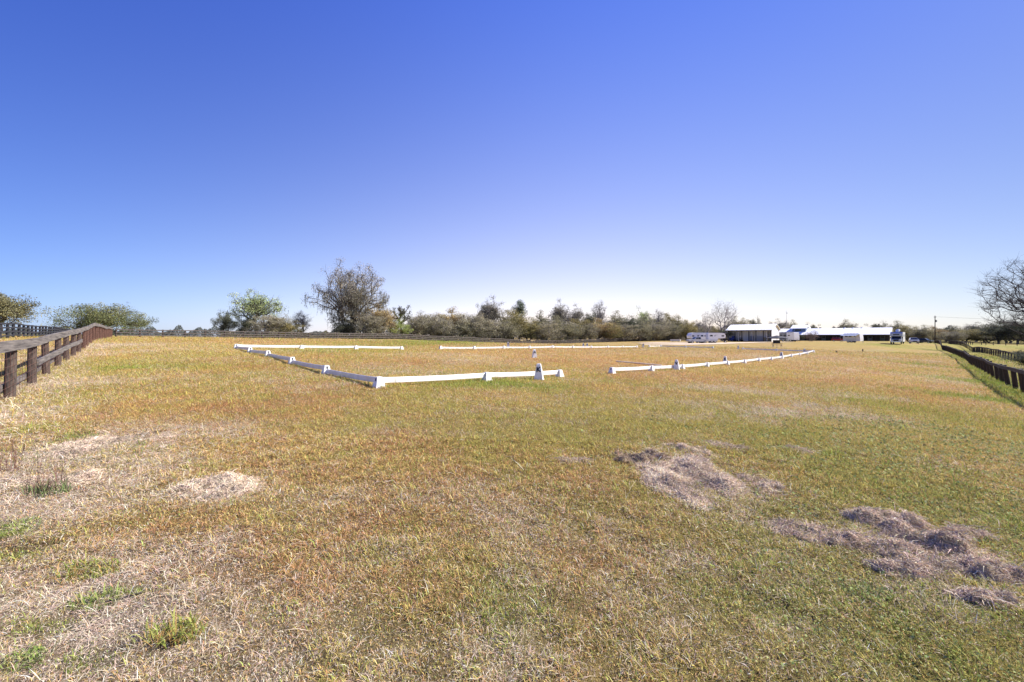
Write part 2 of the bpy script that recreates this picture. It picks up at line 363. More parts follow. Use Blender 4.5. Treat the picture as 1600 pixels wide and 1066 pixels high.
nt.links.new(tc.outputs['Object'], nb.inputs['Vector']); nt.links.new(nb.outputs['Fac'], bp.inputs['Height']); nt.links.new(bp.outputs['Normal'], b.inputs['Normal'])
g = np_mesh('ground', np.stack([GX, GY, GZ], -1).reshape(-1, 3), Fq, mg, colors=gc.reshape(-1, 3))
g.data.polygons.foreach_set('use_smooth', np.ones(len(g.data.polygons), bool))
tag(g, 'gently rolling dry pasture', None, kind='structure')

# ---------------------------------------------------------------- grass blades
rs = np.random.RandomState(7)
def blades(name, X, Y, size, mat_, segs=2, wfix=None, zoff=0.0, colmul=1.0, label=None):
    N = len(X); Z = hz(X, Y) + zoff
    w = weights(X, Y) if wfix is None else wfix
    cum = np.cumsum(w, 0); r = rs.rand(N); k = (r[None, :] > cum).sum(0).clip(0, 5)
    base = PAL[k] * rs.lognormal(-.03, .34, (N, 1)).clip(.35, 1.9) * (1 + rs.normal(0, .07, (N, 3)))
    nearf = np.clip((9.0 - Y) / 5.0, 0, 1)[:, None]; lum = base.mean(1, keepdims=True)
    base = base * (1 - .14 * nearf) + lum * np.array([1.16, 1.0, .74]) * (.14 * nearf)
    #           straw gold rust olive green soil
    lenk = np.array([.042, .026, .026, .028, .034, .03])[k]; tilt = np.array([1.30, 1.0, 1.0, .9, .75, 1.4])[k]; wk = np.array([.0026, .0034, .0034, .0038, .0044, .004])[k]
    cl_ = np.clip(1.0 + 1.5 * fbm(X / .13, Y / .13, 55, 2) * np.clip(12 / (Y + 4), 0, 1), .35, 1.9)
    L = lenk * rs.lognormal(0, .35, N) * size * cl_; wd = wk * size * rs.uniform(.7, 1.3, N)
    az = rs.rand(N) * 2 * math.pi; ti = np.abs(tilt + rs.normal(0, .28, N)).clip(.05, 1.5)
    hx_, hy_ = np.cos(az), np.sin(az); sx, sy = -hy_, hx_
    # twist the blade's flat side
    tw = rs.rand(N) * math.pi
    def pt(f, bend):
        t2 = (ti + bend).clip(0, 1.55); return np.stack([X + hx_ * L * f * np.sin(t2), Y + hy_ * L * f * np.sin(t2), Z + L * f * np.cos(t2) + .003 * size], -1)
    P0 = np.stack([X, Y, Z - .004], -1); P1 = pt(.5, 0); P2 = pt(1.0, rs.uniform(0, .35, N))
    side = np.stack([sx * np.cos(tw) + hx_ * np.sin(tw) * .4, sy * np.cos(tw) + hy_ * np.sin(tw) * .4, np.sin(tw) * .6], -1) * (wd / 2)[:, None]
    if segs == 2:
        V = np.stack([P0 - side, P0 + side, P1 + side, P1 - side, P2], 1).reshape(-1, 3)
        o5 = (np.arange(N) * 5)[:, None]
        Fc = np.concatenate([o5 + np.array([[0, 1, 2]]), o5 + np.array([[0, 2, 3]]), o5 + np.array([[3, 2, 4]])], 0); nv = 5
    else:
        V = np.stack([P0 - side, P0 + side, P2], 1).reshape(-1, 3); Fc = (np.arange(N) * 3)[:, None] + np.array([[0, 1, 2]]); nv = 3
    C = np.repeat(base * colmul * 1.10, nv, 0).clip(0.01, .9)
    o = np_mesh(name, V, Fc, mat_, colors=C)
    return o
def sample(N, y0, y1, p):
    # density per square metre falls off as depth**-p inside the wedge that can be seen
    q = 2 - p; uu = rs.rand(N)
    Y = (y0 ** q + uu * (y1 ** q - y0 ** q)) ** (1 / q)
    X = (rs.rand(N) * 2 - 1) * (1.42 * Y + 1.0)
    return X, Y
X1, Y1 = sample(780000, 1.2, 6.5, 1.0)
o1 = blades('grass', X1, Y1, np.clip(Y1 / 2.6, .9, 2.4) ** .7, M['grass'], 2)
tag(o1, kind='stuff'); o1['label'] = 'dry tan and green grass covering the near field'
X2, Y2 = sample(1450000, 6.4, 75, 2.25)
o2 = blades('grass', X2, Y2, 1.9 * (Y2 / 6.5) ** .66, M['grass'], 1, colmul=1.0)
tag(o2, kind='stuff'); o2['label'] = 'golden and rusty mown grass of the farther field'
# denser, brighter weeds along the right-hand fence
FR = [(25.2, 20.0), (50.3, 44.1), (65.9, 59.0), (106.5, 100.0), (209.0, 200.0)]
def along(pts, s):
    for (a, b_) in zip(pts[:-1], pts[1:]):
        L = math.hypot(b_[0] - a[0], b_[1] - a[1])
        if s <= L or b_ == pts[-1]: f = s / L; return a[0] + (b_[0] - a[0]) * f, a[1] + (b_[1] - a[1]) * f
        s -= L
ts = rs.exponential(22, 16000).clip(-8, 120) - 8 * rs.rand(16000)
pp = np.array([along([(18.2, 13.2)] + FR, max(t + 9, 0)) for t in ts])
off = rs.normal(-.45, .42, len(ts))
XW = pp[:, 0] + off * .70; YW = pp[:, 1] - off * .71
XW = pp[:, 0] - .70 * (.5 + rs.normal(0, .4, len(ts))); YW = pp[:, 1] + .71 * (.5 + rs.normal(0, .4, len(ts)))
wf = np.zeros((6, len(XW))); wf[4] = .58; wf[3] = .34; wf[0] = .08
o3 = blades('roadside_weeds', XW, YW, 4.0 * rs.uniform(.5, 1.4, len(XW)), M['grass'], 2, wfix=wf); o3.name = 'weeds'
tag(o3, kind='stuff'); o3['label'] = 'bright green weeds growing along the foot of the right fence'
# pale straw along the left fence
FL = [(-7.6, 5.2), (-11.5, 9.3), (-57.4, 58.0)]
ts = rs.exponential(12, 26000).clip(0, 66)
pp = np.array([along(FL, t) for t in ts]); o_ = np.abs(rs.normal(0, .55, len(ts))) - .15
XW = pp[:, 0] + .722 * o_; YW = pp[:, 1] + .692 * o_
wf = np.zeros((6, len(XW))); wf[0] = .72; wf[1] = .12; wf[3] = .16
o4 = blades('straw', XW, YW, 2.7 * rs.uniform(.6, 1.4, len(XW)), M['grass'], 2, wfix=wf)
tag(o4, kind='stuff'); o4['label'] = 'long pale dead grass along the foot of the left fence'

# longer blades growing up against the nearest rails
def rail_grass():
    n_ = 9000; t = rs.rand(n_) ** 1.4 * 26; q = rs.normal(.06, .09, n_); k = rs.rand(n_) < .3
    X = np.where(k, -3.77 - .687 * t * .7 - .726 * q, -3.77 + .722 * t + .692 * q); Y = np.where(k, 11.45 + .726 * t * .7 - .687 * q, 11.45 + .692 * t - .722 * q)
    kp = fbm(X / .8, Y / .8, 501, 3) > -.12; X, Y = X[kp], Y[kp]; wf = np.zeros((6, len(X))); wf[4] = .3; wf[3] = .35; wf[1] = .2; wf[0] = .15
    o = blades('grass', X, Y, 2.7 * rs.uniform(.5, 1.4, len(X)), M['grass'], 2, wfix=wf); tag(o, 'longer grass growing up against the nearest white rails', None, kind='stuff')
rail_grass()
# clover: small round leaves low in the sward
def clover():
    N = 90000; X, Y = sample(N, 1.4, 11, .8); 
    cl = [W(*p) + (r,) for p, r in (((1500, 780), 2.6), ((1560, 700), 3.0), ((1350, 920), .55), ((1450, 1000), .9), ((1290, 1000), .5), ((1540, 960), .8), ((1400, 740), 1.0))]
    dens = sum(np.exp(-((X - c[0]) ** 2 + (Y - c[1]) ** 2) / (c[3] ** 2)) for c in cl) * np.exp(2.2 * fbm(X / .35, Y / .35, 301, 3)) * .55
    keep = rs.rand(N) < dens; X = X[keep]; Y = Y[keep]; N = len(X); Z = hz(X, Y) + rs.uniform(.008, .035, N)
    r = rs.uniform(.0035, .0085, N) * (Y / 2.6).clip(1, 3); nrm = np.stack([rs.normal(0, .7, N), rs.normal(0, .7, N), np.ones(N)], -1); nrm /= np.linalg.norm(nrm, axis=1)[:, None]
    a = np.cross(nrm, np.array([0, 1, 0])); a /= np.linalg.norm(a, axis=1)[:, None]; b_ = np.cross(nrm, a)
    C0 = np.stack([X, Y, Z], -1); V = []
    for k in range(5):
        t = 2 * math.pi * k / 5; V.append(C0 + (a * math.cos(t) + b_ * math.sin(t)) * r[:, None])
    V = np.stack(V, 1).reshape(-1, 3); Fc = (np.arange(N) * 5)[:, None] + np.array([[0, 1, 2, 3, 4]])
    c = np.array((.30, .34, .12)) * (1 + rs.normal(0, .25, (N, 1))).clip(.5, 1.6) * (1 + rs.normal(0, .06, (N, 3)))
    return tag(np_mesh('clover', V, Fc, M['grass'], colors=np.repeat(c, 5, 0)), 'small round clover leaves among the grass at the lower right', None, kind='stuff')
clover()

# ---------------------------------------------------------------- piles of raked dead grass
def pile(px, py, hw, hh_, h, label, seed, rot=0, dark=0.0, lumps=7, name='grass_clipping_pile'):
    rg = np.random.RandomState(seed); cx, cy, _ = W(px, py + hh_ * .12)
    h *= .66; rx = hw * cy / F; ry = max((W(px, py - hh_)[1] - W(px, py + hh_)[1]) / 2 - h * .5, .08)
    nn = 56; uu = np.linspace(-1.25, 1.25, nn); U, Vv = np.meshgrid(uu, uu)
    lx, ly = U * rx, Vv * ry; ca, sa = math.cos(rot), math.sin(rot)
    Hh = np.zeros_like(U)
    for k in range(lumps):
        a, b_ = rg.uniform(-.62, .62, 2); s = rg.uniform(.22, .5)
        Hh = np.maximum(Hh, rg.uniform(.55, 1) * np.exp(-(((U - a) ** 2 + (Vv - b_) ** 2) / s ** 2)))
    Hh = Hh * (1 + 1.1 * fbm(U * 3.5, Vv * 3.5, seed, 4)) 
    rim = U ** 2 + Vv ** 2 + .9 * fbm(U * 2.2, Vv * 2.2, seed + 3, 3)
    Hh = Hh * np.clip((1.1 - rim) / .35, 0, 1) ** .7
    def height(uq, vq):
        i = ((vq + 1.25) / 2.5 * (nn - 1)).clip(0, nn - 1.01); j = ((uq + 1.25) / 2.5 * (nn - 1)).clip(0, nn - 1.01); i0 = i.astype(int); j0 = j.astype(int); fi = i - i0; fj = j - j0
        return (Hh[i0, j0] * (1 - fi) * (1 - fj) + Hh[i0 + 1, j0] * fi * (1 - fj) + Hh[i0, j0 + 1] * (1 - fi) * fj + Hh[i0 + 1, j0 + 1] * fi * fj)
    Xw = cx + lx * ca - ly * sa; Yw = cy + lx * sa + ly * ca; Zg = hz(Xw, Yw)
    V = np.stack([Xw, Yw, Zg + Hh * h - .012], -1).reshape(-1, 3)
    id_ = np.arange(nn * nn).reshape(nn, nn); Fq_ = np.stack([id_[:-1, :-1], id_[:-1, 1:], id_[1:, 1:], id_[1:, :-1]], -1).reshape(-1, 4)
    N = int(26000 * max(rx * ry / .35, .30)); uq = rg.uniform(-1.1, 1.1, N); vq = rg.uniform(-1.1, 1.1, N); hh = height(uq, vq); kp = (hh > .06) | (rg.rand(N) < .14 * np.clip(1.35 - np.hypot(uq, vq), 0, 1))
    uq, vq, hh = uq[kp], vq[kp], hh[kp]; N = len(uq)
    x = cx + uq * rx * ca - vq * ry * sa; y = cy + uq * rx * sa + vq * ry * ca; z = hz(x, y) + hh * h - .006
    L = rg.lognormal(-3.25, .45, N); az = rg.normal(.5, 1.5, N) + rot; up = rg.normal(.05, .35, N); wd = rg.uniform(.0012, .0030, N) * max(1, cy / 5)
    d = np.stack([np.cos(az) * np.cos(up), np.sin(az) * np.cos(up), np.sin(up)], -1)
    P = np.stack([x, y, z], -1); sd2 = np.cross(d, rg.normal(0, 1, (N, 3))); sd2 /= np.linalg.norm(sd2, axis=1)[:, None]
    mid = P + d * (L * .5)[:, None] + np.stack([np.zeros(N), np.zeros(N), rg.uniform(.0, .015, N)], -1); tip = P + d * L[:, None] - np.stack([np.zeros(N), np.zeros(N), rg.uniform(0, .02, N)], -1)
    s2 = sd2 * wd[:, None]
    Vb = np.stack([P - s2, P + s2, mid + s2, mid - s2, mid - s2, mid + s2, tip + s2 * .3, tip - s2 * .3], 1).reshape(-1, 3)
    o8 = (np.arange(N) * 8)[:, None] + len(V); Fb = np.concatenate([o8 + np.array([[0, 1, 2, 3]]), o8 + np.array([[4, 5, 6, 7]])], 0)
    dark = dark * .6; tone = np.array((.68, .55, .41)) * (1 - dark) + np.array((.24, .165, .095)) * dark
    patch = (1 + .7 * fbm(uq * 4, vq * 4, seed + 9, 3))[:, None].clip(.5, 1.3)
    cb = tone * (1 + rg.normal(0, .22, (N, 1))).clip(.4, 1.6) * (1 + rg.normal(0, .05, (N, 3))) * patch
    c0 = np.tile(tone * .62, (len(V), 1))
    o = np_mesh(name, np.concatenate([V, Vb]), np.concatenate([Fq_, Fb]), M['clip'], colors=np.concatenate([c0, np.repeat(cb, 8, 0)]).clip(.01, .9))
    return tag(o, label, 'grass pile', 'raked heaps of dead grass')
pile(1070, 738, 74, 42, .17, 'pale heap of raked dead grass, the largest right of centre', 11, rot=-.15, lumps=10)
pile(1078, 706, 34, 12, .12, 'small pale grass heap just behind the largest pale heap', 12)
pile(988, 717, 34, 11, .12, 'dark brown rotted grass heap left of the pale heaps', 13, dark=.95)
pile(1022, 712, 18, 9, .12, 'small dark clump of rotted grass between the pale heaps and the dark heap', 26, dark=.85, lumps=4)
pile(1186, 757, 30, 19, .10, 'thin small grass heap right of the largest pale heap', 14, dark=.2)
pile(1450, 866, 100, 38, .07, 'broad flat mat of dead grass under the lower right windrow', 40, rot=-.42, dark=.2, lumps=26)
pile(1265, 830, 60, 20, .05, 'thin flat scatter of dead grass leading to the lower right windrow', 41, rot=-.35, dark=.3, lumps=14)
pile(1375, 812, 52, 20, .20, 'grey ridge of dead grass at the upper left end of the lower right windrow', 15, rot=-.35, dark=.25)
pile(1440, 842, 60, 24, .17, 'broad heap of dead grass in the middle of the lower right windrow', 16, rot=-.45, dark=.25)
pile(1480, 862, 34, 18, .22, 'tall dark shaded lump of dead grass right of the middle of the windrow', 27, rot=-.4, dark=.35, lumps=4)
pile(1420, 893, 56, 18, .12, 'flat grey strip of dead grass on the near side of the windrow', 17, rot=-.35, dark=.35)
pile(1310, 845, 52, 13, .10, 'low dark strip of dead grass left of the lower right windrow', 18, rot=-.15, dark=.45)
pile(1545, 895, 60, 24, .14, 'loose dead grass at the lower right end of the windrow', 19, rot=-.5, dark=.3)
pile(1505, 838, 50, 14, .11, 'thin grey strip of dead grass at the back of the windrow', 21, rot=-.25, dark=.3)
pile(1540, 935, 50, 18, .10, 'low scattered dead grass at the right edge below the windrow', 28, rot=-.4, dark=.25)
pile(335, 766, 62, 27, .14, 'pale heap of dead grass alone in the left foreground', 20, rot=.3, dark=.05)
pile(215, 688, 46, 15, .09, 'low brown mat of dead grass at the edge of the bare patch on the left', 22, rot=.0, dark=.5)
pile(110, 700, 70, 22, .08, 'low pale mat of dead grass between green tufts at the far left', 23, rot=.1, dark=.2)
pile(70, 755, 66, 22, .08, 'low grey mat of dead grass around the dead weed at the left edge', 24, rot=.3, dark=.35)
pile(900, 722, 34, 6, .05, 'faint low line of dead grass left of the dark rotted heap', 29, dark=.4)
pile(1130, 698, 40, 8, .07, 'low brown scatter of dead grass behind and right of the pale heaps', 30, dark=.4)
pile(1255, 705, 30, 7, .05, 'small grey patch of dead grass farther back on the right', 31, dark=.4)

# ---------------------------------------------------------------- single tufts and weeds
def tuft(px, py, r, hgt, nbl, colr, label, seed, name='grass_tuft', lean=.95):
    rg = np.random.RandomState(seed); cx, cy, cz = W(px, py)
    N = nbl; a = rg.rand(N) * 6.28; q = np.sqrt(rg.rand(N)) * r; X = q * np.cos(a) * 1.4; Y = q * np.sin(a); Z = hz(X + cx, Y + cy) - cz
    az = rg.rand(N) * 6.28; ti = np.abs(rg.normal(lean, .3, N)); L = hgt * (.7 if 'weed' not in name else 1) * rg.lognormal(0, .45, N)
    H = np.stack([np.cos(az), np.sin(az), np.zeros(N)], -1); P0 = np.stack([X, Y, Z], -1); up = np.array([0, 0, 1.])
    P1 = P0 + (H * np.sin(ti * .6)[:, None] + up * np.cos(ti * .6)[:, None]) * (L * .55)[:, None]; P2 = P1 + (H * np.sin(ti * 1.5)[:, None] + up * np.cos(ti * 1.5)[:, None]) * (L * .45)[:, None]
    sd2 = np.stack([-np.sin(az), np.cos(az), np.zeros(N)], -1) * (rg.uniform(.0016, .0034, N) * (.55 if name == 'dead_weed' else 1))[:, None]
    V = np.stack([P0 - sd2, P0 + sd2, P1 + sd2, P1 - sd2, P2], 1).reshape(-1, 3); o5 = (np.arange(N) * 5)[:, None]
    Fc = np.concatenate([o5 + np.array([[0, 1, 2]]), o5 + np.array([[0, 2, 3]]), o5 + np.array([[3, 2, 4]])], 0)
    cs = np.array(colr)[rg.randint(0, len(colr), N)] * (1 + rg.normal(0, .2, (N, 1))).clip(.5, 1.5)
    o = np_mesh(name, V, Fc, M['grass'], colors=np.repeat(cs, 5, 0).clip(.01, .9)); o.location = (cx, cy, cz)
    return tag(o, label, 'weed' if 'weed' in name else 'grass tuft')
G1 = [(.17, .25, .05), (.26, .31, .09), (.36, .35, .14)]; G2 = [(.13, .19, .06), (.20, .25, .09)]; G3 = [(.23, .28, .06), (.40, .25, .08), (.34, .34, .09)]
tuft(70, 768, .13, .26, 90, [(.20, .09, .07), (.14, .09, .06), (.26, .15, .10)], 'dead reddish weed with upright stems in the bare patch at left', 31, 'dead_weed', .5)
tuft(75, 772, .13, .10, 160, G2 + [(.1, .08, .05)], 'low green leaves at the foot of the dead reddish weed', 32, 'low_weed', .8)
tuft(6, 740, .12, .34, 60, [(.24, .10, .07), (.2, .12, .09)], 'reddish dead weed cut by the left edge of the picture', 33, 'dead_weed', .5)
tuft(128, 681, .17, .06, 220, G1, 'flat bright green tuft in the middle of the left bare patch', 35)
tuft(28, 823, .12, .06, 200, G1, 'flat green tuft at the left edge below the dead weed', 36)
tuft(140, 898, .13, .08, 300, G3, 'green and orange tuft in the lower left straw', 37)
tuft(150, 942, .10, .05, 260, G1, 'flat green tuft just below the green and orange tuft', 38)
tuft(275, 990, .10, .09, 300, G3, 'yellow green upright tuft near the bottom left', 39)
tuft(35, 1035, .08, .05, 200, G1, 'small bright green tuft near the bottom left corner', 40)
tuft(1350, 925, .13, .05, 200, G2 + G1, 'broad low green tuft under the lower right windrow', 43)
tuft(893, 563, .22, .22, 60, G1, 'lone green tuft behind the gap in the near rails', 46)
def stick(px0, py0, px1, py1, r, m, name, label, cat, lift=.01):
    a = W(px0, py0); b_ = W(px1, py1); o = empty(name, a, 0, label, cat); a = Vector(a); b_ = Vector(b_)
    mb = MB(); n_ = 8; pts = []
    for k in range(n_ + 1):
        p = a.lerp(b_, k / n_); p.z = hz1(p.x, p.y) + lift + r; pts.append(p)
    if name == 'ground_pole':
        pts = [pts[0], pts[-1]]
    for p, q in zip(pts[:-1], pts[1:]): mb.tube(p, q, r, r * .97, 8)
    bpy.data.objects.remove(o)
    return tag(mb.build(name, m), label, cat)
stick(165, 945, 222, 930, .004, M['trunk'], 'twig', 'thin dark twig lying on the lower left straw', 'twig')
stick(962.5, 565.5, 1034, 572, .045, M['pole_pale'], 'ground_pole', 'pale wooden pole lying on the grass inside the white arena', 'pole', 0.0)

# ---------------------------------------------------------------- dressage arena
P1 = Vector((-3.77, 11.45)); P2 = Vector((-18.2, 26.7)); P4 = Vector((25.1, 68.2)); P3 = Vector((39.5, 53.0))
def block_mesh():
    root = empty('rail_block', (0, 0, 0))
    mb = MB(); mb.frustum((.31, .31), (.27, .27), -.03, .05); mb.frustum((.262, .262), (.15, .15), .048, .30)
    mb.build('block_body', M['plastic'], root)
    for sx in (-1, 1):
        MB().box((sx * (.094), 0, .225), (.012, .05, .085), M=Matrix.Rotation(-sx * .22, 3, 'Y')).build('slot', M['black'], root)
    return root
blk0 = block_mesh(); blk_used = False
def block(p, ang, label):
    global blk_used
    loc = (p.x, p.y, hz1(p.x, p.y))
    if not blk_used:
        blk_used = True; blk0.location = loc; blk0.rotation_euler = (0, 0, ang); o = blk0; o['label'] = label
    else: o = copy_tree(blk0, loc, ang, label)
    o['category'] = 'rail block'; o['group'] = 'white blocks that hold the arena rails'
ORD = ['first', 'second', 'third', 'fourth', 'fifth', 'sixth', 'seventh', 'eighth', 'ninth', 'tenth', 'eleventh', 'twelfth', 'thirteenth', 'fourteenth', 'fifteenth', 'sixteenth']
def rail(a, b_, label, za=.20, zb=.20):
    d = (b_ - a).normalized(); a = a + d * .07; b_ = b_ - d * .07
    za_ = hz1(a.x, a.y) + za; zb_ = hz1(b_.x, b_.y) + zb
    c = (a + b_) / 2; zc = (za_ + zb_) / 2
    mb = MB(); A = Vector((a.x - c.x, a.y - c.y, za_ - zc)); B = Vector((b_.x - c.x, b_.y - c.y, zb_ - zc))
    n_ = 6; pts = [A.lerp(B, k / n_) + Vector((0, 0, -.018 * math.sin(math.pi * k / n_))) for k in range(n_ + 1)]
    dd = (B - A).normalized(); sd_ = dd.cross(Vector((0, 0, 1))).normalized()
    vs = []
    for p in pts:
        for i, j in ((-1, -1), (1, -1), (1, .82), (.4, 1), (-.4, 1), (-1, .82)): vs.append(p + sd_ * (i * .018) + Vector((0, 0, j * .078)))
    fs = []
    for k in range(n_):
        for q in range(6): fs.append((k * 6 + q, k * 6 + (q + 1) % 6, k * 6 + 6 + (q + 1) % 6, k * 6 + 6 + q))
    fs += [tuple(reversed(range(6))), tuple(range(n_ * 6, n_ * 6 + 6))]
    mb.add(vs, fs); o = mb.build('arena_rail', M['plastic']); o.location = (c.x, c.y, zc)
    tag(o, label, 'arena rail', 'white rails around the riding arena')
def angle(d): return math.atan2(d.y, d.x)
al = angle(P3 - P1); as_ = angle(P2 - P1)
for k in range(16):
    p = P1.lerp(P3, k / 15)
    nm = 'tall white block at the near corner of the arena' if k == 0 else ('white block at the right-hand end corner of the arena' if k == 15 else '%s white block after the near corner along the near long side' % ORD[k - 1])
    block(p, al, nm)
for k in range(15):
    if k == 2: continue
    rail(P1.lerp(P3, k / 15), P1.lerp(P3, (k + 1) / 15), ('%s white rail from the near corner along the near long side' % ORD[k]) if k < 2 else '%s white rail right of the gap in the near long side' % ORD[k - 3])
T = [0, .1925, .387, .582, .788, 1.0]
T = [0, .2, .4, .6, .8, 1.0]
for k in range(1, 6):
    block(P1.lerp(P2, T[k]), as_, ('%s white block from the near corner along the left short side' % ORD[k - 1]) if k < 5 else 'white block at the far left corner of the arena')
for k in range(5):
    rail(P1.lerp(P2, T[k]), P1.lerp(P2, T[k + 1]), '%s white rail from the near corner along the left short side' % ORD[k], .20, .10)
for k in range(1, 16):
    block(P2.lerp(P4, k / 15), al, ('%s white block from the far left corner along the far long side' % ORD[k - 1]) if k < 15 else 'white block at the farthest corner of the arena')
for k in list(range(0, 3)) + list(range(4, 13)) + [14]:
    rail(P2.lerp(P4, k / 15), P2.lerp(P4, (k + 1) / 15), '%s white rail space from the far left corner along the far long side' % ORD[k], .19 if k < 3 else .13, .19 if k < 3 else .13)
for k in range(1, 5):
    block(P4.lerp(P3, k / 5), as_, '%s white block from the farthest corner along the right short side' % ORD[k - 1])
for k in (0, 1, 3, 4):
    rail(P4.lerp(P3, k / 5), P4.lerp(P3, (k + 1) / 5), '%s rail space from the farthest corner along the right short side, in shade' % ORD[k], .15, .15)

def marker(x, y, ang, letter, label, sc=1.0):
    root = empty('letter_marker', (x, y, hz1(x, y) - .01), ang, label, 'arena marker', 'white letter markers around the arena')
    root.scale = (sc, sc, sc)
    mb = MB(); mb.frustum((.36, .30), (.33, .27), 0, .06); mb.frustum((.322, .262), (.22, .17), .058, .42); mb.frustum((.214, .164), (.15, .12), .418, .60); mb.frustum((.15, .12), (.10, .08), .599, .625)
    mb.build('marker_body', M['plastic'], root)
    cu = bpy.data.curves.new('letter', 'FONT'); cu.body = letter; cu.size = .25; cu.extrude = .004; cu.offset = .010; cu.align_x = 'CENTER'
    t = bpy.data.objects.new('letter', cu); col.objects.link(t)
    dg = bpy.context.evaluated_depsgraph_get(); me = bpy.data.meshes.new_from_object(t.evaluated_get(dg)); bpy.data.objects.remove(t)
    me.materials.clear(); me.materials.append(M['black'])
    o = bpy.data.objects.new('letter', me); col.objects.link(o); o.parent = root
    o.rotation_euler = (R(90 - 13), 0, 0); o.location = (0, -.122, .33)
    return root
def mk_at(px, py, ang, letter, label, sc=1.0):
    x, y, z = W(px, py); marker(x, y, ang, letter, label, sc)
def towards(px): return -math.atan(xw(px))
mk_at(842, 593.5, towards(842) - .18, 'K', 'nearest tall white letter marker, beside the second near rail')
mk_at(835, 559, towards(835) + .3, 'A', 'white letter marker standing alone on the grass inside the arena')
mk_at(1057, 578, towards(1057) - .15, 'V', 'white letter marker beside the rails right of the gap')
mk_at(1133, 569, towards(1133) - .15, 'E', 'middle white letter marker of the near long side')
mk_at(1221, 560.5, towards(1221) - .15, 'S', 'white letter marker in front of the picnic table with an umbrella', 1.1)
mk_at(1257, 552.5, towards(1257), 'H', 'white letter marker nearest the right-hand end of the long side')
mk_at(794, 543.2, towards(794), 'F', 'white letter marker behind the far rails, leftmost of them', 1.05)
mk_at(911.5, 543.2, towards(912), 'B', 'left one of two white letter markers close together behind the far rails')
mk_at(917.5, 543.4, towards(917), 'B', 'right one of two white letter markers close together behind the far rails')
mk_at(1005, 543.0, towards(1005), 'M', 'white letter marker near the farthest corner of the arena')
mk_at(1153.5, 546.0, towards(1153), 'C', 'white letter marker in the gap of the right short side', .95)
# small dark stakes beyond the right-hand end
for (px, py, lb) in ((1348, 549.5, 'short dark stake in the grass beyond the right end of the arena'), (1307, 551, 'tiny dark stake in the grass between the arena end and the other stake')):
    x, y, z = W(px, py); mb = MB(); mb.frustum((.16, .16), (.10, .10), -.05, .42 if px > 1320 else .22); mb.frustum((.2, .2), (.14, .14), .40 if px > 1320 else .20, .46 if px > 1320 else .26)
    o = mb.build('stake', M['wood_post']); o.location = (x, y, z); tag(o, lb, 'stake')

# sandy track beyond the arena
def sheet(name, poly, m, lift=.07):
    V = []; Fc = []
    nu = 40
    for i, (x0, y0, x1, y1) in enumerate(poly): pass
    rows = []
    for (pxa, pya, pxb, pyb) in poly:
        a = W(pxa, pya); b_ = W(pxb, pyb); row = []
        for k in range(nu + 1):
            f = k / nu; x = a[0] + (b_[0] - a[0]) * f; y = a[1] + (b_[1] - a[1]) * f; row.append(len(V)); V.append((x, y, hz1(x, y) + lift))
        rows.append(row)
    for r0, r1 in zip(rows[:-1], rows[1:]):
        for k in range(nu): Fc.append((r0[k], r0[k + 1], r1[k + 1], r1[k]))
    mb = MB(); mb.add(V, Fc); o = mb.build(name, m); tag(o, kind='structure'); return o
sheet('sand_track', [(996, 537.6, 1198, 534.6), (1010, 539.2, 1198, 535.3)], M['sand'])
sheet('sand_patch', [(985, 535.4, 1072, 535.0), (1020, 536.4, 1082, 535.9)], M['sand'])
sheet('sand_track_end', [(1198, 534.6, 1240, 534.6), (1198, 535.2, 1240, 534.9)], M['sand'])

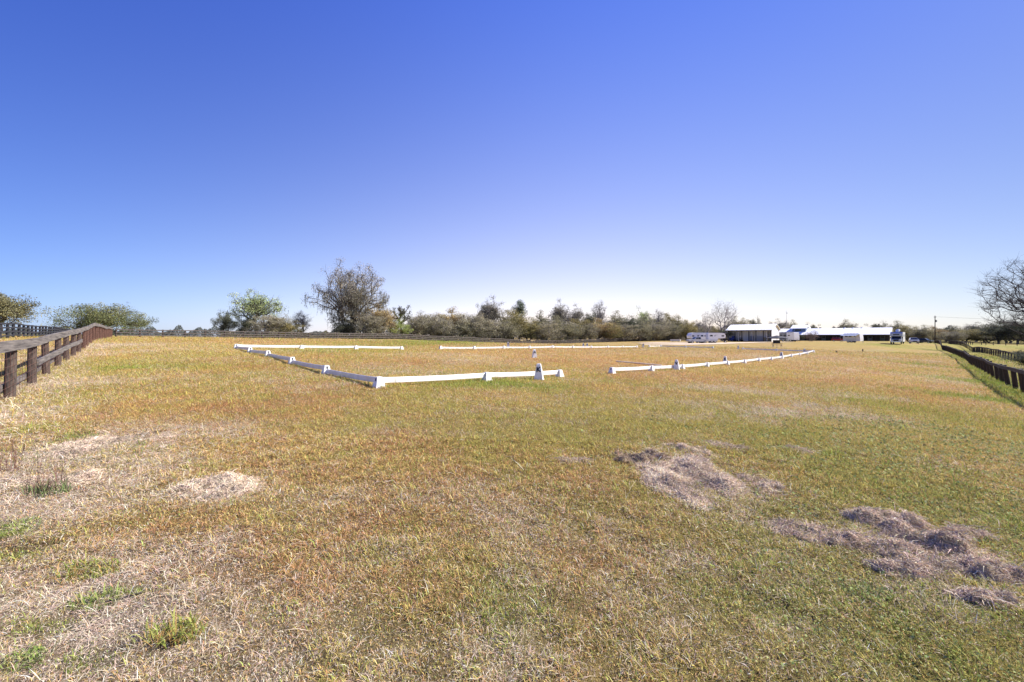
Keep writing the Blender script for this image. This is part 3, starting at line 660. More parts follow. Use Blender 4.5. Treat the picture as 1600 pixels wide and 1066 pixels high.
# ---------------------------------------------------------------- fences
def post_mb(h, w_, lean, rnd, round_=True):
    mb = MB(); lx, ly = lean
    lx += rnd.uniform(-.03, .03); ly += rnd.uniform(-.03, .03)
    if round_: mb.tube((0, 0, -.3), (lx * h, ly * h, h), w_ / 2 * 1.05, w_ / 2 * rnd.uniform(.88, 1.0), 9)
    else:
        mb.bar((0, 0, -.3), (lx * h, ly * h, h), w_, w_)
    return mb, lx, ly
def fence(pts, spacing, ph, pw, rails, mp, mr_, label, cat='fence', lean=(0, 0), name='fence', group=None, seed=1, round_=True, nfull=90, mesh=None, railskip=None, mp_fn=None):
    rnd = random.Random(seed)
    root = empty(name, (pts[0][0], pts[0][1], hz1(*pts[0])), 0, label, cat, group); ox, oy, oz = root.location
    tot = sum(math.hypot(b_[0] - a[0], b_[1] - a[1]) for a, b_ in zip(pts[:-1], pts[1:]))
    n_ = int(tot / spacing); P = []
    for k in range(n_ + 1):
        x, y = along(pts, min(k * spacing + (rnd.uniform(-.12, .12) if 0 < k < n_ else 0), tot - .01)); P.append(Vector((x, y, hz1(x, y))))
    restp = MB(); restr = MB(); tops = []
    order = sorted(range(len(P)), key=lambda i: P[i].length)[:nfull]; os_ = set(order)
    for i, p in enumerate(P):
        mb, lx, ly = post_mb(ph + rnd.uniform(-.04, .04), pw, lean, rnd, round_); tops.append((lx, ly))
        q = p - Vector((ox, oy, oz))
        if i in os_:
            o = mb.build('post', mp if mp_fn is None else mp_fn(i), root, smooth=False); o.location = q
        else: restp.add([Vector(v) + q for v in mb.v], mb.f)
    if restp.v: tag(restp.build('post', mp, root), kind='stuff')
    nr = 0; maxr = 98 // len(rails) if rails else 0
    span_near = set(sorted(range(len(P) - 1), key=lambda i: P[i].length)[:maxr])
    for i in range(len(P) - 1):
        a = P[i] - Vector((ox, oy, oz)); b_ = P[i + 1] - Vector((ox, oy, oz)); d = (b_ - a).normalized(); sd_ = Vector((d.y, -d.x, 0))
        for ri, (zc, hh, tt, sgn) in enumerate(rails):
            if railskip and railskip(i, ri): continue
            ja, jb = rnd.uniform(-.02, .02), rnd.uniform(-.02, .02)
            A = a + Vector((tops[i][0] * zc, tops[i][1] * zc, zc + ja)) + sd_ * (sgn * (pw / 2 + tt / 2)) ; B = b_ + Vector((tops[i + 1][0] * zc, tops[i + 1][1] * zc, zc + jb)) + sd_ * (sgn * (pw / 2 + tt / 2))
            m_ = MB(); m_.bar(A - d * .03, B + d * .03 + Vector((0, 0, .004 * (i % 2))) + sd_ * (.004 * (i % 2)), tt, hh)
            if i in span_near: m_.build('rail', mr_, root)
            else: restr.add(m_.v, m_.f)
    if restr.v: tag(restr.build('rail', mr_, root), kind='stuff')
    if mesh:
        i0, i1, zs, dv, rr_ = mesh; wm = MB()
        for i in range(i0, min(i1, len(P) - 1)):
            a = P[i] - Vector((ox, oy, oz)); b_ = P[i + 1] - Vector((ox, oy, oz)); d = (b_ - a).normalized(); sd_ = Vector((d.y, -d.x, 0)) * (pw / 2 + .005)
            la, lb = tops[i], tops[i + 1]
            for z in zs:
                sag = rnd.uniform(-.02, .01)
                A = a + sd_ + Vector((la[0] * z, la[1] * z, z)); B = b_ + sd_ + Vector((lb[0] * z, lb[1] * z, z)); Mi = (A + B) / 2 + Vector((0, 0, sag))
                wm.tube(A, Mi, rr_, rr_, 4, False); wm.tube(Mi, B, rr_, rr_, 4, False)
            L = (b_ - a).length; kk = int(L / dv)
            for q in range(1, kk):
                p0 = a.lerp(b_, q / kk) + sd_; lx = la[0] + (lb[0] - la[0]) * q / kk; ly = la[1] + (lb[1] - la[1]) * q / kk
                wm.tube(p0 + Vector((lx * zs[0], ly * zs[0], zs[0])), p0 + Vector((lx * zs[-1] + rnd.uniform(-.02, .02), ly * zs[-1], zs[-1])), rr_ * .8, rr_ * .8, 4, False)
        wm.build('wire_mesh', M['wire'], root)
    return root
# left boundary fence: grey top rail over round posts, rusty wire in the near part
def lpost(i): return M['wood_post'] if i < 8 else M['wood_rust']
fence([(-9.56, 7.22), (-11.5, 9.27), (-57.4, 58.0)], 2.78, 1.20, .185, [(1.20, .22, .05, 1), (.62, .17, .045, 1), (.25, .14, .04, -1)], M['wood_rust'], M['wood_old'],
      'weathered brown post fence with a grey top rail running along the left side', name='post_and_rail_fence', seed=3,
      mesh=(0, 26, [.06, .2, .34, .48, .62, .78, .94, 1.08], .34, .003), railskip=lambda i, r: (r == 2 and i > 3) or (r == 1 and (i > 6 or i < 2)), mp_fn=lpost)
# back fence
fence([(-57.4, 58.6), (-8, 105.9), (8, 120.5), (50, 160), (92, 200)], 2.62, 1.22, .15, [(1.14, .15, .05, 1), (.74, .14, .05, 1), (.34, .14, .05, 1)], M['wood_post'], M['rail_grey'],
      'long grey three-rail fence across the back of the field in front of the trees', name='rail_fence', seed=4, round_=False)
# right fence, dark, leaning towards the field
fence([(18.2, 13.2)] + FR, 2.85, 1.2, .20, [(1.12, .18, .05, -1)], M['wood_dark'], M['wood_dark'],
      'dark leaning post fence with one top rail along the right side of the field', name='post_fence', lean=(-.20, .02), seed=5,
      mesh=(0, 12, [.08, .22, .36, .5, .64, .78, .92], .2, .003))
x0, y0 = xw(1640) * 40, 40.0
fence([(x0 - 9, y0 - 9), (63.3, 50), (108.2, 95), (150, 139)], 2.6, 1.18, .19, [(1.10, .18, .05, -1)], M['wood_dark'], M['wood_dark'],
      'second dark post fence beyond the lane on the right', name='post_fence', lean=(.03, 0), seed=6)
# black paddock fence behind the left fence
fence([(-40.5, 31.0), (-46.5, 37.4), (-69, 61), (-92, 84)], 2.7, 1.42, .15, [(1.34, .14, .04, 1), (.98, .14, .04, 1), (.62, .14, .04, 1), (.26, .14, .04, 1)], M['black_wood'], M['black_wood'],
      'black four-rail paddock fence behind the left fence', name='paddock_fence', seed=7, round_=False)
# far fence on the right
fence([(xw(1468) * 215, 215), (xw(1520) * 165, 165), (xw(1640) * 150, 150)], 3.0, 1.3, .16, [(1.2, .13, .04, 1), (.75, .13, .04, 1)], M['black_wood'], M['rail_grey'],
      'thin far fence between the green pasture and the trees on the right', name='pasture_fence', seed=8, round_=False)

# ---------------------------------------------------------------- trees
def tree_proto(name, seed, Wd, H, trunk_h, n_t, n_leaf, leaf, cols, tm, tip_r=.035, spread=.5, flat=1.0, moss=0, twigs=3, low=.18, lobes=.35, trunks=1, twiglen=.9, squash=1.0, mosscol=(.15, .145, .105), outer=.45, label=None):
    """a tree of width Wd and height H about its own base: limbs grow to points spread through an uneven crown"""
    rg = np.random.RandomState(seed)
    a, c = Wd / 2, (H * (1 - low)) / 2; cz = H - c
    T_ = []
    ph = rg.rand(6) * 6.28
    while len(T_) < n_t:
        d = rg.normal(0, 1, 3); d /= np.linalg.norm(d); r = rg.rand() ** outer
        az = math.atan2(d[1], d[0]); el = d[2]
        lob = 1 - lobes * .5 + lobes * .5 * (math.sin(2 * az + ph[0]) * .5 + math.sin(5 * az + ph[1] + 3 * el) * .6 + math.sin(7 * el + ph[2] + 3 * az) * .6)
        p = np.array([d[0] * a, d[1] * a, d[2] * c * flat]) * r * lob * .93
        p[2] = max(p[2], -c * .98); p[2] += cz
        T_.append(p)
    T_ = np.array(T_)
    bases = [np.array([rg.normal(0, .25) * (trunks > 1) * Wd * .12, rg.normal(0, .25) * (trunks > 1) * Wd * .12, -.3]) for _ in range(trunks)]
    nodes = []; par = []; pl = []
    for bs in bases:
        prev = -1
        for k in range(4):
            q = bs + np.array([rg.normal(0, .04) * trunk_h, rg.normal(0, .04) * trunk_h, (trunk_h + .3) * k / 3]) * (1 if k else 0) ; q[2] = bs[2] + (trunk_h + .3) * k / 3
            nodes.append(q); par.append(prev); pl.append(q[2] * .3); prev = len(nodes) - 1
    order = np.argsort(np.linalg.norm(T_ - np.array([0, 0, trunk_h]), axis=1))
    tips = []
    for ti in order:
        t = T_[ti]; N = np.array(nodes); dv = t - N
        dist = np.linalg.norm(dv, axis=1) + .5 * np.array(pl) + np.maximum(-dv[:, 2], 0) * .9 + (N[:, 2] < trunk_h * .8) * 50
        j = int(np.argmin(dist)); p = nodes[j]; L = np.linalg.norm(t - p); st = max(2, int(L / (H * .07))); st = min(st, 6); prev = j
        sagv = rg.normal(0, .09, 3) * L
        for k in range(1, st + 1):
            f = k / st; q = p + (t - p) * f + sagv * math.sin(math.pi * f) + rg.normal(0, .03, 3) * L * (f < 1)
            pl.append(pl[prev] + float(np.linalg.norm(q - nodes[prev]))); nodes.append(q); par.append(prev); prev = len(nodes) - 1
        tips.append(prev)
    N = np.array(nodes); par = np.array(par); cnt = np.zeros(len(N)); cnt[tips] = 1
    for i in range(len(N) - 1, -1, -1):
        if par[i] >= 0: cnt[par[i]] += cnt[i]
    rad = np.minimum(tip_r * np.maximum(cnt, 1) ** .46, H * .024)
    for i in range(4 * trunks): rad[i] *= (1.0 + .35 * (i % 4 == 0))
    Vt = []; Ft = []
    def seg(p, q, r0, r1, ns=5):
        d = q - p; L = np.linalg.norm(d)
        if L < 1e-5: return
        d = d / L; u_ = np.cross(d, [.3, .9, .2]); u_ /= np.linalg.norm(u_); v_ = np.cross(d, u_); k0 = len(Vt)
        for (o_, r_) in ((p, r0), (q, r1)):
            for k in range(ns): t = 2 * math.pi * k / ns; Vt.append(o_ + (u_ * math.cos(t) + v_ * math.sin(t)) * r_)
        for k in range(ns): Ft.append((k0 + k, k0 + (k + 1) % ns, k0 + ns + (k + 1) % ns, k0 + ns + k))
    for i in range(len(N)):
        if par[i] >= 0: seg(N[par[i]], N[i], rad[par[i]] if par[i] < 4 * trunks else min(rad[par[i]], rad[i] * 1.5), rad[i], 7 if cnt[i] > 20 else 4)
    TP = N[tips]
    for t in TP:
        for k in range(twigs):
            d = rg.normal(0, 1, 3); d[2] = abs(d[2]) * .8 + .1; d /= np.linalg.norm(d); L = twiglen * rg.uniform(.5, 1.2)
            m_ = t + d * L * .5 + rg.normal(0, .06, 3); seg(t, m_, tip_r * .55, tip_r * .4, 3); seg(m_, m_ + (d + rg.normal(0, .3, 3)) * L * .5, tip_r * .4, tip_r * .2, 3)
            if twigs > 3:
                d2 = d + rg.normal(0, .7, 3); seg(m_, m_ + d2 * L * .4, tip_r * .35, tip_r * .15, 3)
    root = empty(name, (0, 0, 0)); _ = 0
    zs_ = TP[:, 2] + spread * .8; hs_ = np.hypot(TP[:, 0], TP[:, 1]); wx_ = 2 * np.percentile(hs_, 97) + 1.8 * spread
    PW[root.name] = (float(wx_), float(np.percentile(TP[:, 2], 99) + spread * .9 + (twiglen * .35 if twigs else 0)))
    Vt = np.array(Vt); np_mesh('trunk', Vt, np.array([f for f in Ft]), M[tm], root)
    if n_leaf:
        n_leaf = int(n_leaf * (2.0 if 'oak' in name else 1.75)); k = rg.randint(0, len(TP), n_leaf); sp = spread * rg.lognormal(0, .25, len(TP))[k]
        gs = rg.normal(0, 1, (n_leaf, 3)); gl = np.linalg.norm(gs, axis=1)[:, None]; gs = gs * np.minimum(1, 1.75 / gl)
        C = TP[k] + gs * sp[:, None] * np.array([1, 1, .75 * squash]); C[:, 2] = np.where(C[:, 2] < .3, rg.uniform(.0, .9, n_leaf), C[:, 2])
        n1 = rg.normal(0, 1, (n_leaf, 3)); n1 /= np.linalg.norm(n1, axis=1)[:, None]; n2 = np.cross(n1, rg.normal(0, 1, (n_leaf, 3))); n2 /= np.linalg.norm(n2, axis=1)[:, None]
        s = (.86 if 'oak' in name else .8) * leaf * rg.lognormal(0, .22, n_leaf)[:, None]
        V = np.stack([C - n1 * s * .5, C + n2 * s * .28, C + n1 * s * .5, C - n2 * s * .28], 1).reshape(-1, 3); Fc = (np.arange(n_leaf) * 4)[:, None] + np.array([[0, 1, 2, 3]])
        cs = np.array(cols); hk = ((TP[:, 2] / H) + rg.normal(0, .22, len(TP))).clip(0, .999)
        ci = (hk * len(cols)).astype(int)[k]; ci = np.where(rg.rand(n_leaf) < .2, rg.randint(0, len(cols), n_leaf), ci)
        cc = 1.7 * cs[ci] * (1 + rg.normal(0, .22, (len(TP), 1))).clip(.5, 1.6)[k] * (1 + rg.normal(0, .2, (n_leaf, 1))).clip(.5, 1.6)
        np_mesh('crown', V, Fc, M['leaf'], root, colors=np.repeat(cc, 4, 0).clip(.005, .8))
    if moss:
        k = rg.randint(0, len(TP), moss * 2); k = k[(TP[k][:, 2] < H * .62)]; n_ = len(k); C = TP[k] + rg.normal(0, 1, (n_, 3)) * spread * .9; L = rg.lognormal(-.1, .45, n_) * H * .05; aa = rg.rand(n_) * 3.14; ww = rg.uniform(.03, .085, n_) * H / 16
        sd2 = np.stack([np.cos(aa), np.sin(aa), np.zeros(n_)], -1) * ww[:, None]; dn = np.stack([rg.normal(0, .1, n_), rg.normal(0, .1, n_), -L], -1)
        V = np.stack([C - sd2, C + sd2, C + dn + sd2 * .2, C + dn - sd2 * .2], 1).reshape(-1, 3); V[:, 2] = np.maximum(V[:, 2], .2)
        cc = np.array(mosscol) * (1 + rg.normal(0, .3, (n_, 1))).clip(.4, 1.8)
        np_mesh('moss', V, (np.arange(n_) * 4)[:, None] + np.array([[0, 1, 2, 3]]), M['leaf'], root, colors=np.repeat(cc, 4, 0))
    return root
PW = {}
BR = [(.15, .115, .09), (.21, .165, .13), (.24, .19, .13)]
OL = [(.10, .095, .04), (.16, .14, .055), (.22, .185, .08)]
PR = {}
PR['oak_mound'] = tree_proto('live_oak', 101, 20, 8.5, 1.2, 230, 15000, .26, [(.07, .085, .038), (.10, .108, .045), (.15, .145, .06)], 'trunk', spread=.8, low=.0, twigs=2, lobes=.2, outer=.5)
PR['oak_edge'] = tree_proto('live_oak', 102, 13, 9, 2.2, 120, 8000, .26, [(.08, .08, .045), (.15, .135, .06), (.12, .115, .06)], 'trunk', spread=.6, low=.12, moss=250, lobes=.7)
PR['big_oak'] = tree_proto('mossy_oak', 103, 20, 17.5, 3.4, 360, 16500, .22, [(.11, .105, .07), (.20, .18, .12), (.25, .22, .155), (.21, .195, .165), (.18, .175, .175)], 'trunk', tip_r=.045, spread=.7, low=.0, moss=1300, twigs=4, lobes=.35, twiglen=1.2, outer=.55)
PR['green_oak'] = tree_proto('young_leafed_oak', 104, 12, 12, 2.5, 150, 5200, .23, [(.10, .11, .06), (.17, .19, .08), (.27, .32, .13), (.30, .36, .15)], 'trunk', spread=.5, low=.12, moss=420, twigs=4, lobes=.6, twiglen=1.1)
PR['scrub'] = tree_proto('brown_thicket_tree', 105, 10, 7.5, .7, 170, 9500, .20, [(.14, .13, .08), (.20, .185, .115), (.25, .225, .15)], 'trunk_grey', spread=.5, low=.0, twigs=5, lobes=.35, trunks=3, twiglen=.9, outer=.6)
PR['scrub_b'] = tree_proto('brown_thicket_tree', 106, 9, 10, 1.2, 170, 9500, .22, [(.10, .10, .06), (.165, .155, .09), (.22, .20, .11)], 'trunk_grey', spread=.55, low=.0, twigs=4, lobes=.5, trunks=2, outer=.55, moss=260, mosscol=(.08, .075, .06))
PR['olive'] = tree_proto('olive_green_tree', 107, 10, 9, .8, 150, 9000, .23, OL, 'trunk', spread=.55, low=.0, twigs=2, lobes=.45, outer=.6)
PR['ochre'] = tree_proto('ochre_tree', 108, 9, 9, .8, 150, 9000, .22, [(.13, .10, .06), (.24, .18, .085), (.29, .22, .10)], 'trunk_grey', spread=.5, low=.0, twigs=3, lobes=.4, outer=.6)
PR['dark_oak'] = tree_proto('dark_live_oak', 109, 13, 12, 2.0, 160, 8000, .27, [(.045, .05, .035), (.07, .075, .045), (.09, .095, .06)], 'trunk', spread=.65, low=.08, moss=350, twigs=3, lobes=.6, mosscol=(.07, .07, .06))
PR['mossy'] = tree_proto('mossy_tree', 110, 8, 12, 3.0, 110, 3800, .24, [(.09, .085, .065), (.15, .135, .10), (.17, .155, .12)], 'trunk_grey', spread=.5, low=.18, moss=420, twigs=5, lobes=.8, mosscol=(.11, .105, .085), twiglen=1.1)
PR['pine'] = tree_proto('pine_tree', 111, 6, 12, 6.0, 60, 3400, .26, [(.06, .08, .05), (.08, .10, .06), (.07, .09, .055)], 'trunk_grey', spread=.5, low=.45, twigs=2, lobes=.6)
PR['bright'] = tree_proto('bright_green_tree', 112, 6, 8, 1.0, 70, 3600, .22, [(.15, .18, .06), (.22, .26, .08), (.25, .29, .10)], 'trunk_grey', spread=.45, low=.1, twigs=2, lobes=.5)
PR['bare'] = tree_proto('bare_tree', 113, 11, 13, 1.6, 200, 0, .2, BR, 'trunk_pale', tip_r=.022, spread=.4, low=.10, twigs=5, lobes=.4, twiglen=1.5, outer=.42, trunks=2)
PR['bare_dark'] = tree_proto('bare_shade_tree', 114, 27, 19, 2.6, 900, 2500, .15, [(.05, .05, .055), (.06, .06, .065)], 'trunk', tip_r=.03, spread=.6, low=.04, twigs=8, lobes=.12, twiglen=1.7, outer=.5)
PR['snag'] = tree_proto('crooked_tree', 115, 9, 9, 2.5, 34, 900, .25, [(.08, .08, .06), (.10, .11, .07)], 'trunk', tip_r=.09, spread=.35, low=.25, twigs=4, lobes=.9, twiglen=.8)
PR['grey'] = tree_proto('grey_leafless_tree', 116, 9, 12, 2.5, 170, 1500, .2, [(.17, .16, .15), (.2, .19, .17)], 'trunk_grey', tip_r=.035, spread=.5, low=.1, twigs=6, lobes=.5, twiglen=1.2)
PR['shrub_red'] = tree_proto('bare_shrub', 117, 5, 4.5, .4, 90, 600, .12, [(.22, .13, .10), (.3, .18, .15)], 'trunk_grey', tip_r=.02, spread=.3, low=.0, twigs=6, lobes=.3, twiglen=1.1, trunks=3)
USED = set(); rnd = random.Random(5)
def tree(kind, px, top, wpx, depth, label, cat='tree', group=None, sink=0, rz=None):
    """place a tree of the given kind at a bearing and distance, sized to the width and height it has there"""
    pr = PR[kind]; x = xw(px) * depth; y = depth; z = hz1(x, y)
    Hh = (EYE + (HOR - top) / F * depth) - z; Wd = wpx / F * depth
    sx = Wd / PW[pr.name][0]; sz = Hh / PW[pr.name][1] * 1.10; r = rnd.uniform(0, 6.28) if rz is None else rz
    if kind in USED: o = copy_tree(pr)
    else: USED.add(kind); o = pr
    o.location = (x, y, z - .05 - sink); o.rotation_euler = (0, 0, r); o.scale = (sx, sx, sz)
    tag(o, label, cat, group)
    return o
TG = 'trees behind the back fence'
tree('oak_edge', 2, 459, 92, 75, 'olive oak with ragged crown at the left edge behind the black fence')
tree('oak_mound', 160, 478, 116, 100, 'broad low olive live oak like a dome beyond the left corner of the field')
tree('dark_oak', 352, 491, 34, 92, 'small dark oak at the left end of the first tree clump', group=TG)
tree('green_oak', 400, 461, 84, 90, 'tall pale green leafing oak in the first clump right of the open gap', group=TG)
tree('dark_oak', 385, 497, 44, 88, 'dark bush at the foot of the pale green leafing oak', group=TG)
tree('scrub', 423, 494, 60, 86, 'brown bush below the right side of the pale green oak', 'bush', group=TG)
tree('olive', 448, 500, 50, 88, 'yellowish olive bush between the pale green oak and the big mossy oak', 'bush', group=TG)
tree('grey', 470, 489, 36, 96, 'thin grey tree just left of the big mossy oak', group=TG)
tree('big_oak', 552, 424, 110, 97, 'biggest oak with hanging moss and bare twiggy top', rz=1.0)
tree('dark_oak', 541, 503, 52, 96, 'dark undergrowth bush around the trunk of the biggest mossy oak', 'bush')
tree('ochre', 592, 478, 62, 99, 'tan brown bush right of the big mossy oak trunk', 'bush', group=TG)
tree('scrub', 575, 492, 56, 95, 'low greyish bush in front of the tan bush by the big oak', 'bush', group=TG)
tree('snag', 628, 480, 40, 104, 'crooked small tree with bare forks right of the big mossy oak', group=TG)
tree('bright', 615, 497, 34, 103, 'low bright green bush below the crooked small tree', 'bush', group=TG)
tree('bright', 633, 506, 26, 104, 'smallest bright green bush at the right foot of the crooked tree', 'bush', group=TG)
tree('scrub', 672, 492, 66, 112, 'grey brown round bush at the left end of the long thicket', 'bush', group=TG)
tree('ochre', 705, 486, 62, 118, 'ochre topped round tree near the left end of the long thicket', group=TG)
tree('scrub', 738, 492, 60, 116, 'grey brown bush right of the ochre topped tree', 'bush', group=TG)
tree('mossy', 768, 474, 46, 128, 'tall mossy grey tree rising behind the left part of the thicket', group=TG)
tree('dark_oak', 757, 478, 34, 130, 'dark oak touching the left side of the tall mossy grey tree', group=TG)
tree('pine', 812, 473, 26, 175, 'lone dark pine standing above the thicket left of centre', group=TG, sink=0)
tree('olive', 800, 486, 62, 130, 'olive brown round tree below the lone dark pine', group=TG)
tree('scrub', 772, 502, 70, 121, 'low grey bush in front of the tall mossy grey tree', 'bush', group=TG)
tree('scrub_b', 848, 490, 54, 140, 'grey brown tree just right of the lone pine', group=TG)
tree('mossy', 873, 478, 34, 150, 'narrow pointed mossy tree in the middle of the thicket', group=TG)
tree('scrub_b', 868, 497, 52, 138, 'brown tree below the narrow pointed mossy tree', group=TG)
tree('grey', 884, 483, 24, 155, 'thin grey leafless tree right of the narrow pointed tree', group=TG)
tree('mossy', 900, 484, 34, 158, 'mossy tree with hanging strands above the centre right thicket', group=TG)
tree('olive', 907, 500, 50, 146, 'olive bush below the mossy tree with strands', 'bush', group=TG)
tree('grey', 936, 475, 34, 172, 'tall grey leafless tree standing out above the thicket right of centre', group=TG)
tree('dark_oak', 921, 491, 34, 160, 'dark oak between the strands of moss and the tall grey tree', group=TG)
tree('ochre', 935, 501, 60, 150, 'ochre bush with a round top below the tall grey leafless tree', 'bush', group=TG)
tree('scrub_b', 968, 490, 54, 165, 'grey brown tree right of the tall grey leafless tree', group=TG)
tree('dark_oak', 985, 499, 44, 160, 'dark tree with a deep shadow in the right half of the thicket', group=TG)
tree('bright', 1005, 486, 24, 185, 'bright green tree top sticking out of the right part of the thicket', group=TG)
tree('scrub_b', 1010, 494, 54, 172, 'brown tree below the bright green tree top', group=TG)
tree('grey', 1030, 487, 30, 188, 'thin grey tree right of the bright green tree top', group=TG)
tree('scrub', 1036, 503, 46, 172, 'pale brown bush at the right end of the back fence', 'bush', group=TG)
tree('olive', 1050, 492, 36, 185, 'olive tree at the right end of the long thicket', group=TG)
tree('scrub_b', 1062, 499, 32, 180, 'brown tree left of the parked silver pickup', group=TG)
tree('olive', 1077, 502, 26, 182, 'rounded olive tree behind the parked silver pickup', group=TG)
# lower growth that closes the thicket
for i, (px, top, wp, d, kd, lb) in enumerate([
    (650, 503, 44, 108, 'scrub', 'low brown bush behind the fence at the left end of the thicket'), (690, 506, 50, 110, 'scrub', 'low brown bush under the ochre topped tree'),
    (722, 508, 46, 113, 'scrub_b', 'low brown bush right of the ochre topped tree'), (752, 511, 46, 117, 'scrub', 'low brown bush below the dark oak and tall mossy tree'),
    (792, 510, 50, 122, 'scrub_b', 'low brown bush below the olive brown round tree'), (826, 506, 46, 129, 'olive', 'low olive bush between the pine and the grey brown tree'),
    (850, 512, 50, 130, 'scrub', 'low brown bush left of the middle of the thicket'), (888, 512, 46, 138, 'scrub_b', 'low brown bush in the middle of the thicket'),
    (915, 513, 44, 144, 'scrub', 'low brown bush below the dark oak right of centre'), (952, 512, 44, 150, 'olive', 'low olive bush right of the ochre bush'),
    (975, 514, 44, 155, 'scrub', 'low brown bush left of the dark shadowed tree'), (1000, 512, 44, 160, 'scrub_b', 'low brown bush below the bright green tree top'),
    (1022, 513, 40, 165, 'scrub', 'low brown bush beside the end of the back fence'), (1048, 514, 36, 170, 'scrub_b', 'low brown bush behind the white tank'),
    (1072, 513, 30, 172, 'olive', 'low olive bush behind the pickup and trailer')]):
    tree(kd, px, top - 6, wp * 1.15, d, lb, 'bush', TG)
# behind the vehicles and the sheds
SG = 'trees behind the sheds'
tree('grey', 1091, 502, 22, 215, 'thin grey tree in the gap behind the parked horse trailers', group=SG)
tree('scrub_b', 1100, 512, 36, 205, 'low brown tree behind the parked horse trailers', group=SG)
tree('olive', 1118, 511, 30, 205, 'low olive tree right behind the horse trailer', group=SG)
tree('bare', 1131, 475, 48, 152, 'tall pale bare tree rising left of the open-fronted shed', rz=.4)
tree('bare', 1105, 490, 26, 160, 'smaller pale bare tree left of the tall bare one')
tree('dark_oak', 1131, 516, 26, 146, 'dark bush at the foot of the tall pale bare tree', 'bush')
tree('scrub_b', 1151, 498, 40, 185, 'brown tree behind the left end of the open-fronted shed', group=SG)
tree('scrub_b', 1163, 500, 24, 195, 'brown grey tree top above the shed roof left of the middle', group=SG)
tree('dark_oak', 1178, 500, 26, 200, 'round dark tree top above the middle of the shed roof', group=SG)
tree('mossy', 1217, 503, 30, 215, 'dark mossy tree just right of the shed roof', group=SG)
tree('scrub_b', 1236, 503, 26, 225, 'grey tree below the light pole', group=SG)
tree('dark_oak', 1268, 508, 26, 240, 'dark tree top above the long white roof beside the raised roof', group=SG)
tree('scrub_b', 1323, 503, 34, 240, 'grey tree top above the middle of the long white roof', group=SG)
tree('dark_oak', 1371, 507, 36, 240, 'dark tree top above the right end of the long white roof', group=SG)
tree('scrub_b', 1398, 505, 42, 225, 'grey brown tree behind the motorhome', group=SG)
RG_ = 'tree line on the right'
for i, (px, top, wp, d, kd, lb) in enumerate([
    (1420, 510, 40, 215, 'olive', 'olive tree between the motorhome and the dark car'), (1440, 511, 40, 205, 'scrub_b', 'brown tree above the dark parked car'),
    (1458, 512, 36, 225, 'ochre', 'tan tree behind the utility pole'), (1478, 513, 42, 235, 'dark_oak', 'dark tree just right of the utility pole'),
    (1497, 512, 44, 230, 'scrub_b', 'grey tree above the far end of the dark fence'), (1508, 516, 44, 220, 'olive', 'olive low tree above the far end of the dark fence'),
    (1525, 508, 34, 240, 'mossy', 'tall open tree in the right tree line left of the big bare tree'), (1538, 512, 50, 225, 'dark_oak', 'dark oak at the left foot of the big bare tree'),
    (1560, 505, 56, 190, 'dark_oak', 'dark oak under the crown of the big bare tree'), (1590, 503, 60, 185, 'dark_oak', 'large dark oak at the right edge below the bare crown'),
    (1625, 505, 60, 185, 'dark_oak', 'dark oak mostly beyond the right edge'), (1575, 516, 50, 205, 'scrub_b', 'brown low tree behind the thin far fence'),
    (1545, 518, 50, 215, 'olive', 'olive low tree behind the thin far fence'), (1608, 516, 50, 205, 'scrub_b', 'brown low tree at the right edge behind the thin far fence'), (1487, 519, 40, 215, 'scrub', 'low brown bush between utility pole and fence end')]):
    tree(kd, px, top, wp, d, lb, 'tree', RG_)
tree('bare_dark', 1680, 402, 205, 88, 'big bare dark tree leaning in over the right edge', rz=2.2)
tree('shrub_red', 1267, 517, 24, 150, 'bare reddish shrub in front of the long barn', 'shrub')
tree('dark_oak', 1250, 523, 18, 152, 'dark green bush by the near end of the long barn', 'bush')
tree('dark_oak', 1610, 549, 60, 42, 'dark green bush at the right edge in front of the second fence', 'bush')

# distant wood: one mass
def wood(label, px0, px1, depth, htm, seed, cols, N):
    rg = np.random.RandomState(seed); px = rg.uniform(px0, px1, N); d = depth + rg.uniform(0, 40, N); X = (px - 800) / F * d; Y = d
    top = htm * (.55 + .9 * (fbm(px / 14.0, px * 0 + seed, seed, 3) + .35)).clip(.3, 1.5)
    zz = rg.rand(N) ** .8 * top; Zg = EYE - 2.0; C = np.stack([X, Y, hz(X, Y) + zz], -1)
    n1 = rg.normal(0, 1, (N, 3)); n1 /= np.linalg.norm(n1, axis=1)[:, None]; n2 = np.cross(n1, rg.normal(0, 1, (N, 3))); n2 /= np.linalg.norm(n2, axis=1)[:, None]; s = .55 * rg.lognormal(-.25, .3, N)[:, None] * depth / 330
    V = np.stack([C - n1 * s, C + n2 * s * .6, C + n1 * s, C - n2 * s * .6], 1).reshape(-1, 3)
    cc = np.array(cols)[rg.randint(0, len(cols), N)] * (1 + rg.normal(0, .2, (N, 1))).clip(.5, 1.5)
    o = np_mesh('distant_wood', V, (np.arange(N) * 4)[:, None] + np.array([[0, 1, 2, 3]]), M['leaf'], colors=np.repeat(cc, 4, 0)); tag(o, label, None, kind='stuff')
wood('low hazy wood on the horizon behind the left fences', -300, 640, 420, 9.5, 61, [(.10, .12, .11), (.13, .14, .12), (.12, .13, .10)], 60000)
wood('low distant wood behind the sheds and the right pasture', 640, 2000, 330, 10.5, 62, [(.08, .09, .075), (.11, .11, .09), (.13, .12, .10)], 100000)

